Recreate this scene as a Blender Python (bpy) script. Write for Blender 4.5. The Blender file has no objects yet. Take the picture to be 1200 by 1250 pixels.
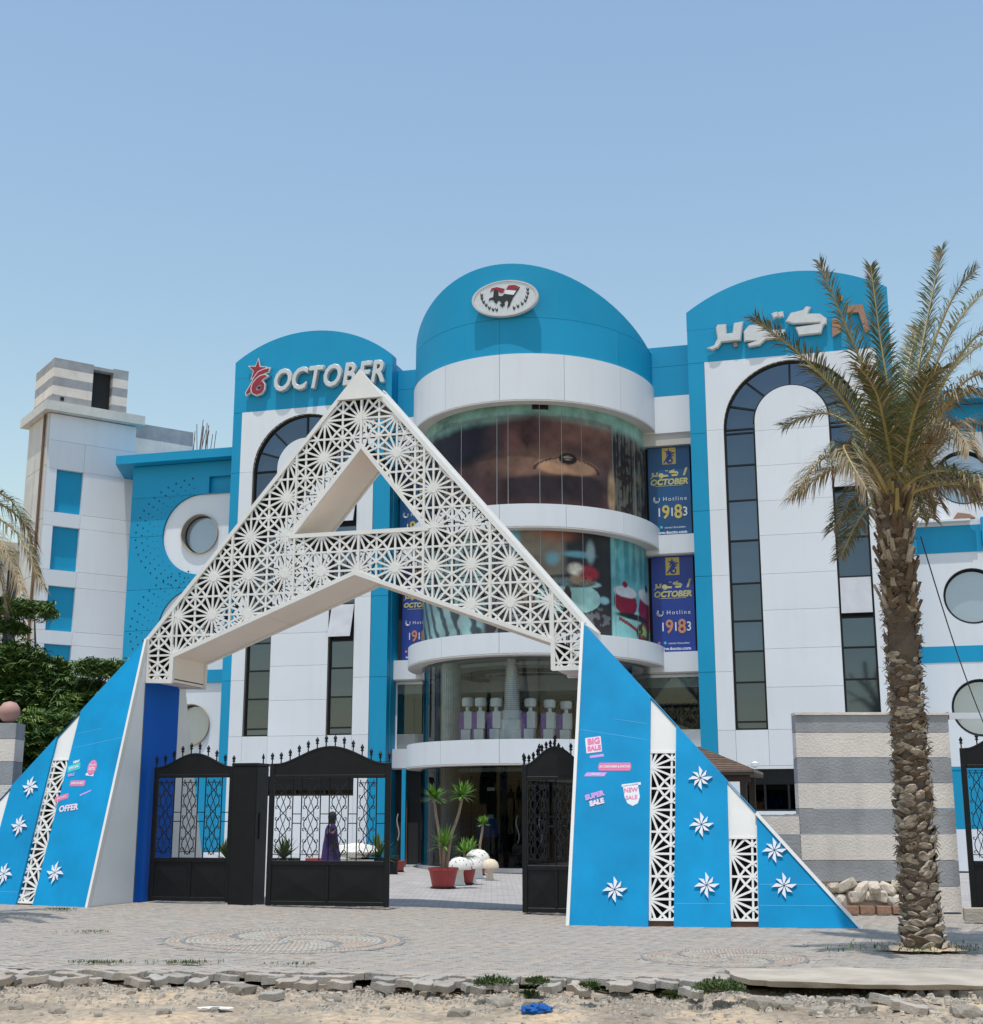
import bpy, bmesh, math, random
import numpy as np
from mathutils import Vector, Matrix, Euler
from mathutils.geometry import tessellate_polygon
random.seed(7); rng = np.random.default_rng(5)
R = math.radians; PI = math.pi
sc = bpy.context.scene
col = sc.collection

# ------------------------------------------------------------------ camera, sky, sun, exposure
CH = 1.6
cam = bpy.data.cameras.new('camera'); cam.sensor_fit = 'HORIZONTAL'; cam.sensor_width = 36
cam.lens = 36*1640/1200; cam.clip_start = .1; cam.clip_end = 3000
PITCH = math.atan(370/1640)
co = bpy.data.objects.new('camera', cam); col.objects.link(co)
co.location = (0, 0, CH); co.rotation_euler = (PI/2+PITCH, 0, 0); sc.camera = co
YAW = R(15.5)
NF = Vector((-math.sin(YAW), -math.cos(YAW), 0))       # facade normal, towards the street
SUN_EL = R(76.5)
world = bpy.data.worlds.new('World'); sc.world = world; world.use_nodes = True
wn = world.node_tree; wn.nodes.clear()
wo = wn.nodes.new('ShaderNodeOutputWorld'); bg = wn.nodes.new('ShaderNodeBackground')
sky = wn.nodes.new('ShaderNodeTexSky'); sky.sky_type = 'NISHITA'; sky.sun_disc = False
sky.sun_elevation = SUN_EL; sky.sun_rotation = math.atan2(NF.x, NF.y); sky.altitude = 0
sky.air_density = 1.95; sky.dust_density = .6; sky.ozone_density = 2.5
bg.inputs['Strength'].default_value = .15
wn.links.new(sky.outputs[0], bg.inputs[0]); wn.links.new(bg.outputs[0], wo.inputs[0])
sl = bpy.data.lights.new('sun', 'SUN'); sl.energy = 3.5; sl.angle = R(.53); sl.color = (1, .96, .9)
so = bpy.data.objects.new('sun', sl); col.objects.link(so)
SD = NF*math.cos(SUN_EL)+Vector((0, 0, math.sin(SUN_EL)))
so.rotation_euler = SD.to_track_quat('Z', 'Y').to_euler(); so.location = (0, 0, 60)
sc.view_settings.view_transform = 'Standard'; sc.view_settings.look = 'None'
sc.view_settings.gamma = 1; sc.view_settings.exposure = 0.0; sc.view_settings.use_curve_mapping = False

# ------------------------------------------------------------------ helpers
def at(px, py, Y):                                      # a photograph pixel as a point at depth Y
    c, s = math.cos(PITCH), math.sin(PITCH)
    d = Vector((px-600, 1640*c-(625-py)*s, 1640*s+(625-py)*c))
    t = Y/d.y
    return Vector((d.x*t, Y, CH+d.z*t))
def gz(x, y):                                           # the pavement rises a little to the left
    return .10*max(-.3, min(1, -x/7))
def gr(px, py):
    c, s = math.cos(PITCH), math.sin(PITCH)
    d = Vector((px-600, 1640*c-(625-py)*s, 1640*s+(625-py)*c)); z = 0
    for _ in range(4):
        t = (z-CH)/d.z; p = Vector((d.x*t, d.y*t, z)); z = gz(p.x, p.y)
    return p
class MB:
    def __init__(s): s.v = []; s.f = []
    def add(s, vs, fs):
        n = len(s.v); s.v += [tuple(v) for v in vs]; s.f += [tuple(i+n for i in f) for f in fs]; return s
    def box(s, x0, x1, y0, y1, z0, z1):
        return s.add([(x0,y0,z0),(x1,y0,z0),(x1,y1,z0),(x0,y1,z0),(x0,y0,z1),(x1,y0,z1),(x1,y1,z1),(x0,y1,z1)],
                     [(0,3,2,1),(4,5,6,7),(0,1,5,4),(1,2,6,5),(2,3,7,6),(3,0,4,7)])
    def prism(s, loops, y0, y1, fn=None):               # polygon(s) in (x, z), y0 in front of y1
        if not isinstance(loops[0][0], (tuple, list, Vector)): loops = [loops]
        tri = tessellate_polygon([[Vector((p[0], p[1], 0)) for p in l] for l in loops])
        flat = [p for l in loops for p in l]; n = len(flat)
        vs = [(p[0], y0, p[1]) for p in flat]+[(p[0], y1, p[1]) for p in flat]
        fs = []
        for t in tri:
            a, b, c = [flat[i] for i in t]
            ar = (b[0]-a[0])*(c[1]-a[1])-(b[1]-a[1])*(c[0]-a[0])
            if ar < 0: t = (t[0], t[2], t[1])
            fs += [tuple(t), (t[2]+n, t[1]+n, t[0]+n)]
        o = 0
        for k, l in enumerate(loops):
            m = len(l); A = sum(l[i][0]*l[(i+1)%m][1]-l[(i+1)%m][0]*l[i][1] for i in range(m))
            ccw = (A > 0) != (k > 0)
            for i in range(m):
                j = (i+1) % m; q = (o+i, o+i+n, o+j+n, o+j) if ccw else (o+j, o+j+n, o+i+n, o+i)
                fs.append(q)
            o += m
        if fn: vs = [fn(*v) for v in vs]
        return s.add(vs, fs)
    def tube(s, pts, r, n=6, cap=True):
        pts = [Vector(p) for p in pts]; m = len(pts)
        rs = r if isinstance(r, (list, tuple)) else [r]*m
        vs = []; up = Vector((0, 0, 1))
        for i, p in enumerate(pts):
            t = (pts[min(i+1, m-1)]-pts[max(i-1, 0)])
            if t.length < 1e-9: t = Vector((0, 0, 1))
            t.normalize()
            u = up if abs(t.z) < .95 else Vector((0, 1, 0))
            a = t.cross(u).normalized(); b = a.cross(t)
            for k in range(n):
                an = 2*PI*(k+.5)/n; vs.append(p+(a*math.cos(an)+b*math.sin(an))*rs[i])
        fs = [(i*n+k, i*n+(k+1)%n, (i+1)*n+(k+1)%n, (i+1)*n+k) for i in range(m-1) for k in range(n)]
        if cap: fs += [tuple(reversed(range(n))), tuple((m-1)*n+k for k in range(n))]
        return s.add(vs, fs)
    def lathe(s, prof, n=20, c=(0, 0, 0), cap=True):
        vs = [(c[0]+r*math.cos(2*PI*k/n), c[1]+r*math.sin(2*PI*k/n), c[2]+z) for r, z in prof for k in range(n)]
        m = len(prof)
        fs = [(i*n+k, i*n+(k+1)%n, (i+1)*n+(k+1)%n, (i+1)*n+k) for i in range(m-1) for k in range(n)]
        if cap: fs += [tuple(reversed(range(n))), tuple((m-1)*n+k for k in range(n))]
        return s.add(vs, fs)
    def mesh(s, name, m, smooth=False):
        me = bpy.data.meshes.new(name); me.from_pydata(s.v, [], s.f)
        if m: me.materials.append(m)
        if smooth: me.polygons.foreach_set('use_smooth', [True]*len(me.polygons))
        me.update(); return me
    def build(s, name, m, parent=None, smooth=False, loc=None, rz=None):
        return obj(name, s.mesh(name, m, smooth), parent, loc, rz)
def obj(name, me, parent=None, loc=None, rz=None):
    o = bpy.data.objects.new(name, me); col.objects.link(o)
    if parent: o.parent = parent
    if loc is not None: o.location = loc
    if rz is not None: o.rotation_euler = (0, 0, rz)
    return o
def tag(o, label=None, cat=None, group=None, kind=None):
    if label: o['label'] = label
    if cat: o['category'] = cat
    if group: o['group'] = group
    if kind: o['kind'] = kind
    return o
def thing(name, label, cat, loc=(0, 0, 0), rz=0, group=None):
    return tag(obj(name, None, None, loc, rz), label, cat, group)
def bevel(o, w, seg=1):
    m = o.modifiers.new('bevel', 'BEVEL'); m.width = w; m.segments = seg; m.limit_method = 'ANGLE'; return o
def copy_tree(o, parent=None):
    c = o.copy(); col.objects.link(c); c.parent = parent
    for ch in list(o.children): copy_tree(ch, c)
    return c

# ------------------------------------------------------------------ materials
M = {}
def mat(name, c, rough=.6, var=.08, scale=3, bump=0, bscale=30, metal=0, spec=.5, dirt=0, dcol=(.25, .2, .15), coat=0, rand=0, sub=0):
    m = bpy.data.materials.new(name); m.use_nodes = True; nt = m.node_tree; N = nt.nodes; L = nt.links
    b = N['Principled BSDF']; b.inputs['Roughness'].default_value = rough; b.inputs['Metallic'].default_value = metal
    b.inputs['Specular IOR Level'].default_value = spec; b.inputs['Coat Weight'].default_value = coat
    tc = N.new('ShaderNodeTexCoord'); no = N.new('ShaderNodeTexNoise'); no.inputs['Scale'].default_value = scale
    no.inputs['Detail'].default_value = 6; L.new(tc.outputs['Object'], no.inputs['Vector'])
    mr = N.new('ShaderNodeMapRange'); mr.inputs['From Min'].default_value = .3; mr.inputs['From Max'].default_value = .7
    mr.inputs['To Min'].default_value = 1-var; mr.inputs['To Max'].default_value = 1+var
    L.new(no.outputs['Fac'], mr.inputs['Value'])
    hs = N.new('ShaderNodeHueSaturation'); hs.inputs['Color'].default_value = (*c, 1)
    if rand:
        oi = N.new('ShaderNodeObjectInfo'); r2 = N.new('ShaderNodeMapRange')
        r2.inputs['To Min'].default_value = 1-rand; r2.inputs['To Max'].default_value = 1+rand
        L.new(oi.outputs['Random'], r2.inputs['Value']); mu = N.new('ShaderNodeMath'); mu.operation = 'MULTIPLY'
        L.new(r2.outputs[0], mu.inputs[0]); L.new(mr.outputs[0], mu.inputs[1]); L.new(mu.outputs[0], hs.inputs['Value'])
    else: L.new(mr.outputs[0], hs.inputs['Value'])
    out = hs.outputs[0]
    if dirt:
        n2 = N.new('ShaderNodeTexNoise'); n2.inputs['Scale'].default_value = 1.0; n2.inputs['Detail'].default_value = 9
        mp = N.new('ShaderNodeMapping'); mp.inputs['Scale'].default_value = (3.2, 3.2, .35)
        L.new(tc.outputs['Object'], mp.inputs[0]); L.new(mp.outputs[0], n2.inputs['Vector'])
        rr = N.new('ShaderNodeMapRange'); rr.inputs['From Min'].default_value = .52; rr.inputs['From Max'].default_value = .8
        rr.inputs['To Max'].default_value = dirt; L.new(n2.outputs['Fac'], rr.inputs['Value'])
        mx = N.new('ShaderNodeMix'); mx.data_type = 'RGBA'; mx.inputs['B'].default_value = (*dcol, 1)
        L.new(rr.outputs[0], mx.inputs['Factor']); L.new(out, mx.inputs['A']); out = mx.outputs['Result']
    L.new(out, b.inputs['Base Color'])
    if bump:
        n3 = N.new('ShaderNodeTexNoise'); n3.inputs['Scale'].default_value = bscale; n3.inputs['Detail'].default_value = 5
        L.new(tc.outputs['Object'], n3.inputs['Vector']); bp = N.new('ShaderNodeBump')
        bp.inputs['Strength'].default_value = bump; bp.inputs['Distance'].default_value = .02
        L.new(n3.outputs['Fac'], bp.inputs['Height']); L.new(bp.outputs[0], b.inputs['Normal'])
    M[name] = m; return m
mat('blue_clad', (.002, .285, .50), .5, .06, .35, bump=.05, bscale=.8, dirt=.07, dcol=(.12, .36, .48), rand=.03, spec=.35)
mat('blue_wing', (.001, .265, .53), .55, .12, 1.6, bump=.3, bscale=1.3, dirt=.4, dcol=(.01, .2, .42), rand=.03, spec=.22)
mat('seam_blue', (.08, .36, .62), .6)
mat('hole_blue', (.002, .04, .1), .8)
mat('blue_deep', (.0, .105, .5), .6, .05, 1, spec=.15)
mat('white_clad', (.72, .74, .77), .42, .04, .3, bump=.08, bscale=.7, dirt=.2, dcol=(.54, .53, .51), rand=.04)
mat('white_arch', (.76, .74, .70), .4, .04, 2, dirt=.15, dcol=(.5, .46, .42))
mat('lattice_shaded', (.10, .095, .085), .8)  # back lattice: the white paint darkened to stand for shade inside the truss
mat('truss_soffit_bounce', (.86, .76, .66), .6, .04, 1)  # same white paint, warmed in colour for light bounced off the paving
mat('grey_side', (.80, .82, .84), .4, .04, 1)
mat('cream', (.6, .58, .53), .75, .1, 1.5, bump=.2, dirt=.45, dcol=(.3, .25, .2))
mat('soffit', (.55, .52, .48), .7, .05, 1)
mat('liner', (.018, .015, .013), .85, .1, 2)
mat('joint', (.12, .13, .14), .8)
mat('dark_frame', (.01, .011, .013), .5, .1, spec=.3)
mat('gate_black', (.006, .0065, .008), .45, .25, 4, bump=.2, bscale=5, spec=.28)
mat('reveal', (.36, .31, .25), .8, .08)
mat('grey_stripe', (.33, .33, .335), .85, .16, 2, bump=.5, bscale=25, dirt=.45, dcol=(.22, .22, .23))
mat('beige_stripe', (.74, .66, .585), .85, .09, 2, bump=.5, bscale=25, dirt=.35, dcol=(.42, .37, .31))
mat('brick_red', (.36, .2, .13), .85, .25, 20, bump=.4, bscale=60)
mat('sign_metal', (.66, .645, .62), .3, .06, 5, metal=.25)
mat('sign_edge', (.55, .53, .5), .4, .06)
mat('sign_red', (.3, .016, .03), .3, .12, 8)
mat('yellow_print', (.62, .47, .12), .5, .03)
mat('gold_print', (.55, .5, .2), .5, .03)
mat('white_print', (.75, .76, .8), .5, .02)
mat('banner_blue', (.008, .04, .28), .35, .12, .6)
mat('banner_blue_dark', (.006, .075, .21), .35, .25, .5)
mat('orange_print', (.62, .25, .12), .5)
mat('pink_print', (.75, .2, .38), .5); mat('lilac_print', (.6, .35, .72), .5); mat('teal_print', (.05, .55, .58), .5)
mat('pale_print', (.8, .66, .76), .5)
mat('black_print', (.015, .015, .015), .5)
mat('paver', (.34, .308, .27), .9, .16, 9, bump=.5, bscale=70, rand=.12, dirt=.45, dcol=(.45, .405, .34))
mat('paver_warm', (.385, .325, .27), .9, .16, 9, bump=.5, bscale=70, rand=.12, dirt=.45, dcol=(.47, .41, .34))
mat('sand_joint', (.34, .3, .25), .95, .2, 20)
mat('concrete', (.42, .365, .295), .95, .22, 2.2, bump=.7, bscale=25, dirt=.5, dcol=(.36, .3, .23))
mat('rock', (.38, .33, .27), .9, .2, 6, bump=.8, bscale=25, rand=.25)
mat('mosaic_warm', (.44, .36, .295), .85, .2, 14); mat('mosaic_pale', (.45, .41, .35), .85, .2, 14); mat('mosaic_dark', (.26, .26, .25), .85, .2, 14)
mat('terracotta', (.33, .04, .04), .5, .1, 5); mat('mush_white', (.75, .72, .66), .7, .1, 15); mat('mush_cream', (.7, .58, .42), .7, .1, 15)
mat('leaf_yucca', (.13, .27, .03), .5, .25, 8); mat('stem', (.3, .22, .15), .85, .2, 20, bump=.5)
mat('leaf_olive', (.10, .115, .035), .55, .3, 3, rand=.2); mat('leaf_dry', (.26, .19, .10), .65, .3, 3, rand=.2); mat('rachis', (.34, .26, .09), .55, .2, 3)
mat('leaf_tree', (.045, .105, .018), .6, .35, 2.5); mat('leaf_weed', (.06, .10, .02), .6, .3, 10); mat('leaf_tree_light', (.14, .21, .04), .6, .3, 3)
mat('boot_dark', (.2, .15, .11), .9, .45, 9, bump=.6, bscale=40)
mat('trunk', (.12, .09, .065), .9, .35, 6, bump=1, bscale=40); mat('trunk_fibre', (.15, .1, .06), .95, .3, 6, bump=1, bscale=50); mat('boot', (.37, .305, .235), .9, .45, 9, bump=.6, bscale=40)
mat('dress', (.035, .012, .095), .7, .2, 8, bump=.3, bscale=12); mat('skin', (.2, .1, .06), .6); mat('scarf', (.012, .01, .012), .8)
mat('tile_roof', (.27, .19, .145), .8, .2, 10, rand=.15); mat('wood_dark', (.05, .035, .025), .8)
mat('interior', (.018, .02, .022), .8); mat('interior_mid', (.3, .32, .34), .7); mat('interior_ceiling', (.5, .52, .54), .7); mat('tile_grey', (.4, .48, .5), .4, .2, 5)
mat('box_white', (.72, .73, .75), .5); mat('box_purple', (.2, .08, .35), .5, .3, 10); mat('cabinet', (.25, .09, .05), .6)
mat('screen_blue', (.02, .1, .4), .4); mat('bag_blue', (.0, .11, .42), .3, .3, 12, bump=.6, bscale=20); mat('steel', (.5, .5, .5), .3, metal=.8)
mat('flower', (.55, .07, .02), .6); mat('pink_ball', (.42, .24, .2), .7, .1); mat('rust', (.16, .08, .05), .8); mat('sash', (.5, .5, .52), .3)
# tinted reflective window glass, opaque behind
mat('plaster_stone', (.62, .54, .44), .9, .15, 4, bump=.7, bscale=20)
def glassmat(name, c, metal, rough=.04):
    m = mat(name, c, rough, .06, .8, bump=.006, bscale=.7, metal=metal, spec=.8, rand=.12); return m
glassmat('pane_dark', (.092, .118, .155), .85); glassmat('pane_blue', (.1, .132, .18), .85); glassmat('pane_round', (.37, .43, .52), .45, .12)
glassmat('sash_glass', (.42, .42, .42), .8, .15)
def clear_glass(name, tint=(.86, .92, .92), ior=1.5):
    m = bpy.data.materials.new(name); m.use_nodes = True; nt = m.node_tree; N = nt.nodes; L = nt.links; N.clear()
    o = N.new('ShaderNodeOutputMaterial'); mx = N.new('ShaderNodeMixShader'); t = N.new('ShaderNodeBsdfTransparent'); g = N.new('ShaderNodeBsdfGlossy')
    t.inputs[0].default_value = (*tint, 1); g.inputs['Roughness'].default_value = .02
    fr = N.new('ShaderNodeFresnel'); fr.inputs[0].default_value = ior
    L.new(fr.outputs[0], mx.inputs[0]); L.new(t.outputs[0], mx.inputs[1]); L.new(g.outputs[0], mx.inputs[2]); L.new(mx.outputs[0], o.inputs[0])
    M[name] = m
clear_glass('clear_glass'); clear_glass('door_glass', (.36, .4, .41), 1.3)
def attr_mat(name):
    m = bpy.data.materials.new(name); m.use_nodes = True; N = m.node_tree.nodes; b = N['Principled BSDF']
    a = N.new('ShaderNodeVertexColor'); a.layer_name = 'print'; m.node_tree.links.new(a.outputs[0], b.inputs['Base Color'])
    b.inputs['Roughness'].default_value = .3; b.inputs['Specular IOR Level'].default_value = .16; b.inputs['Coat Roughness'].default_value = .05; M[name] = m
attr_mat('film')
def dirt_mat():
    m = bpy.data.materials.new('dirt'); m.use_nodes = True; N = m.node_tree.nodes; L = m.node_tree.links; b = N['Principled BSDF']
    b.inputs['Roughness'].default_value = .95; tc = N.new('ShaderNodeTexCoord')
    n1 = N.new('ShaderNodeTexNoise'); n1.inputs['Scale'].default_value = 1.1; n1.inputs['Detail'].default_value = 8
    n2 = N.new('ShaderNodeTexNoise'); n2.inputs['Scale'].default_value = 14; n2.inputs['Detail'].default_value = 8
    for n in (n1, n2): L.new(tc.outputs['Object'], n.inputs['Vector'])
    r1 = N.new('ShaderNodeValToRGB'); e = r1.color_ramp.elements
    e[0].position = .35; e[0].color = (.25, .20, .145, 1); e[1].position = .68; e[1].color = (.52, .38, .24, 1)
    el = r1.color_ramp.elements.new(.52); el.color = (.40, .32, .23, 1)
    L.new(n1.outputs[0], r1.inputs[0]); r2 = N.new('ShaderNodeMapRange'); r2.inputs['From Min'].default_value = .3; r2.inputs['From Max'].default_value = .7
    r2.inputs['To Min'].default_value = .72; r2.inputs['To Max'].default_value = 1.25; L.new(n2.outputs[0], r2.inputs[0])
    h = N.new('ShaderNodeHueSaturation'); L.new(r1.outputs[0], h.inputs['Color']); L.new(r2.outputs[0], h.inputs['Value']); L.new(h.outputs[0], b.inputs['Base Color'])
    bp = N.new('ShaderNodeBump'); bp.inputs['Strength'].default_value = .8; bp.inputs['Distance'].default_value = .04
    L.new(n2.outputs[0], bp.inputs['Height']); L.new(bp.outputs[0], b.inputs['Normal']); M['dirt'] = m
dirt_mat()

# text as mesh: lies in local (x, z), reads towards -y
def text_mesh(body, size, extrude, m, shear=0, offset=0, bev=0, space=1):
    cu = bpy.data.curves.new('text', 'FONT'); cu.body = body; cu.size = size; cu.extrude = extrude; cu.shear = shear
    cu.offset = offset; cu.bevel_depth = bev; cu.align_x = 'CENTER'; cu.align_y = 'CENTER'; cu.space_character = space; cu.resolution_u = 3
    o = bpy.data.objects.new('text', cu); col.objects.link(o); dg = bpy.context.evaluated_depsgraph_get()
    me = bpy.data.meshes.new_from_object(o.evaluated_get(dg)); bpy.data.objects.remove(o); bpy.data.curves.remove(cu)
    me.transform(Matrix.Rotation(PI/2, 4, 'X')); me.materials.clear(); me.materials.append(m); return me
def text(name, body, size, parent, loc, m, extrude=.003, sx=1, roll=0, **k):
    me = text_mesh(body, size, extrude, m, **k); o = obj(name, me, parent, loc); o.scale = (sx, 1, 1)
    o.rotation_euler = (0, roll, 0); return o

# ================================================================== GROUND
def ground_grid(name, x0, x1, y0, y1, nx, ny, fn, m, kind='structure'):
    vs = [(x0+(x1-x0)*i/nx, y0+(y1-y0)*j/ny) for j in range(ny+1) for i in range(nx+1)]
    mb = MB().add([(x, y, fn(x, y)) for x, y in vs], [(j*(nx+1)+i, j*(nx+1)+i+1, (j+1)*(nx+1)+i+1, (j+1)*(nx+1)+i) for j in range(ny) for i in range(nx)])
    return tag(mb.build(name, m, smooth=True), kind=kind)
tag(MB().add([(-900, -300, -.32), (900, -300, -.32), (900, 1500, -.32), (-900, 1500, -.32)], [(0, 1, 2, 3)]).build('ground', M['dirt']), kind='structure')
from mathutils import noise as mn
def edgeY(x): return 14.22+.16*mn.noise(Vector((x*.7, 3, 0)))+.09*mn.noise(Vector((x*2.9, 7, 0)))
def dz(x, y):
    n = mn.noise(Vector((x*.9, y*.9, 0)))*.05+mn.noise(Vector((x*3.1, y*3.1, 4)))*.03+mn.noise(Vector((x*9, y*9, 8)))*.014
    return -.155+n+gz(x, y)-.04*max(0, min(1, (14.3-y)/2))+.085*max(0, min(1, (x-2)/.5))*max(0, min(1, (6.6-x)/.5))*max(0, min(1, 1-abs(y-13.9)/1.1))
def grd(px, py):                                        # pixel to the point on the lower dirt
    c, s = math.cos(PITCH), math.sin(PITCH); d = Vector((px-600, 1640*c-(625-py)*s, 1640*s+(625-py)*c)); z = -.12
    for _ in range(8): t = (z-CH)/d.z; p = Vector((d.x*t, d.y*t, z)); z = dz(p.x, p.y)
    return p
ground_grid('dirt_verge', -14, 14, 4, 15.0, 260, 110, dz, M['dirt'])
# pavement base sheet + interlocking pavers on top
pave = tag(obj('pavement', None), kind='structure')
def padded(x, y): return gz(x, y)-.02
mbp = MB(); nx = 40
pv = []; pf = []
rows = [14.55, 16, 18, 20, 22, 24, 26, 30, 36, 43, 60]
for y in rows:
    for i in range(nx+1):
        x = -26+52*i/nx; pv.append((x, y, gz(x, y)-.012))
for j in range(len(rows)-1):
    for i in range(nx): a = j*(nx+1)+i; pf.append((a, a+1, a+nx+2, a+nx+1))
def yard_mat():
    m = mat('yard', (.385, .355, .33), .9, .13, 2, bump=.3, bscale=30); N = m.node_tree.nodes; L = m.node_tree.links
    tc = N.new('ShaderNodeTexCoord'); br = N.new('ShaderNodeTexBrick'); br.inputs['Scale'].default_value = 1
    br.inputs['Brick Width'].default_value = .24; br.inputs['Row Height'].default_value = .12; br.inputs['Mortar Size'].default_value = .007
    br.inputs['Color1'].default_value = (.42, .385, .36, 1); br.inputs['Color2'].default_value = (.34, .32, .31, 1); br.inputs['Mortar'].default_value = (.22, .2, .18, 1)
    L.new(tc.outputs['Object'], br.inputs['Vector']); hs = [n for n in N if n.type == 'HUE_SAT'][0]; L.new(br.outputs['Color'], hs.inputs['Color']); return m
MB().add(pv, pf).build('paving_bed', yard_mat(), pave)
L0, W0 = .235, .118
def paver_poly(g=.004, a=.034, b=.022):
    L, W = L0, W0
    p = [(0, 0), (L*.25, a), (L*.75, -a), (L, 0), (L+b, W*.5), (L, W), (L*.75, W-a), (L*.25, W+a), (0, W), (b, W*.5)]
    c = Vector((L/2, W/2)); return [(x-c.x)*(1-2*g/L)*1. for x, y in p], [(y-c.y)*(1-2*g/W) for x, y in p]
PX, PY = paver_poly()
def paver_mb(th=.07, inset=.006):
    mb = MB(); n = 10
    top = [(PX[i]*(1-inset*8), PY[i]*(1-inset*14), 0) for i in range(n)]
    mid = [(PX[i], PY[i], -.006) for i in range(n)]; bot = [(PX[i], PY[i], -th) for i in range(n)]
    fs = [tuple(range(n))]
    for k in (0, n):
        for i in range(n): j = (i+1) % n; fs.append((k+i, k+n+i, k+n+j, k+j))
    mb.add(top+mid+bot, fs); return mb
pm1 = paver_mb().mesh('paver', M['paver']); pm2 = paver_mb().mesh('paver', M['paver_warm'])
MED = [((-2.65, 18.0), 1.55, 1.75), ((2.72, 16.5), .98, 1.05)]
def in_med(x, y):
    for (cx, cy), a, b in MED:
        if ((x-cx)/a)**2+((y-cy)/b)**2 < 1: return True
    return False
stuff = [MB(), MB()]; singles = 0
base_p = paver_mb(.03)
YT = 24.6
j = 0; y = 14.05
while y < YT:
    i = 0; off = (L0/2 if j % 2 else 0); x = -.62*y-1-off
    while x < .62*y+.6:
        cx, cy = x+L0/2, y+W0/2
        ed = edgeY(cx)
        skip = cy < ed or in_med(cx, cy) or (cy < ed+.3 and random.random() < .22) or (2.45 < cx < 5.4 and cy < 15.05)
        if not skip:
            near = cy < ed+.75 and -5.9 < cx < 3.2
            z = gz(cx, cy)+random.uniform(-.003, .003)+(mn.noise(Vector((cx*.8, cy*.8, 1)))*.012 if near else 0)
            if near and singles < 298:
                o = obj('paver', random.choice((pm1, pm2)), pave, (cx, cy, z), random.uniform(-.02, .02)); singles += 1
                if cy < ed+.22: o.rotation_euler = (random.uniform(-.05, .13), random.uniform(-.1, .1), random.uniform(-.12, .12)); o.location.z -= random.uniform(0, .025)
            else:
                tx, ty = random.uniform(-.012, .012), random.uniform(-.012, .012)
                stuff[random.random() < .4].add([(cx+v[0], cy+v[1], z+v[2]+v[0]*tx+v[1]*ty) for v in base_p.v], base_p.f)
        x += L0; i += 1
    y += W0; j += 1
tag(stuff[0].build('paver_field', M['paver'], pave), kind='stuff'); tag(stuff[1].build('paver_field', M['paver_warm'], pave), kind='stuff')
# mosaic medallions of small set stones
for k, ((cx, cy), a, b) in enumerate(MED):
    root = tag(obj('mosaic_medallion', None, None, (cx, cy, gz(cx, cy))), ['large round pebble mosaic with dark swirls in the paving before the gates', 'small round pebble mosaic in the paving before the right flank of the arch'][k], 'mosaic', 'round mosaics in the pavement')
    MB().add([(a*math.cos(t*PI/20), b*math.sin(t*PI/20), -.004+gz(cx+a*math.cos(t*PI/20), cy)-gz(cx, cy)) for t in range(40)], [tuple(range(40))]).build('mosaic_bed', M['sand_joint'], root)
    mbs = [MB(), MB(), MB()]; st = .062 if k == 0 else .045; n = int(1/(st/a)); 
    for ir in range(n):
        r = (ir+.5)/n; m = max(4, int(2*PI*r*a/st))
        for q in range(m):
            t = 2*PI*(q+.5*(ir % 2))/m; 
            sw = (t*4/(2*PI)*1.0+r*1.5) % 1
            d = 1 if False else 0
            which = 2 if (abs(sw-.5) < .045/r**.5 and r < .8) or (.8 < r < .83) or r > .97 else (1 if (sw < .5 and r < .8) else 0)
            px, py = r*a*math.cos(t), r*b*math.sin(t); s = st*.43; ro = random.uniform(0, PI); h = random.uniform(-.003, .004)+.004+gz(cx+px, cy)-gz(cx, cy)
            vs = [(px+s*math.cos(ro+w), py+s*math.sin(ro+w), h) for w in (0, 1.3, 2.6, 3.9, 5.2)]
            vs += [(px+1.15*(v[0]-px), py+1.15*(v[1]-py), h-.012) for v in vs]
            mbs[which].add(vs, [(0, 1, 2, 3, 4)]+[(w, w+5, (w+1) % 5+5, (w+1) % 5) for w in range(5)])
    for w, nm in enumerate(('mosaic_warm', 'mosaic_pale', 'mosaic_dark')): tag(mbs[w].build('pebble_setting', M[nm], root), kind='stuff')
# concrete apron at the right
ap = [(2.45, 14.6), (2.5, 14.1), (2.75, 13.85), (3.3, 13.72), (3.9, 13.62), (4.5, 13.6), (5.1, 13.55), (5.9, 13.75), (5.95, 14.0), (5.45, 14.75), (4.9, 15.08), (2.5, 15.06)]
apr = MB(); n = len(ap); pp = []
for i in range(n):
    a, b = Vector(ap[i]), Vector(ap[(i+1) % n])
    for t in (0, .25, .5, .75): q = a.lerp(b, t); jj = .035; pp.append((q.x+random.uniform(-jj, jj), q.y+random.uniform(-jj, jj)))
n = len(pp); apr.add([(x, y, .008+.02*mn.noise(Vector((x*2, y*2, 0)))) for x, y in pp]+[(x, y+.05+random.uniform(-.02, .02), -.045) for x, y in pp], [tuple(reversed(range(n))) if False else tuple(range(n))]+[(i, i+n, (i+1) % n+n, (i+1) % n) for i in range(n)])
tag(apr.build('concrete_apron', M['concrete']), kind='structure')
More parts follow.
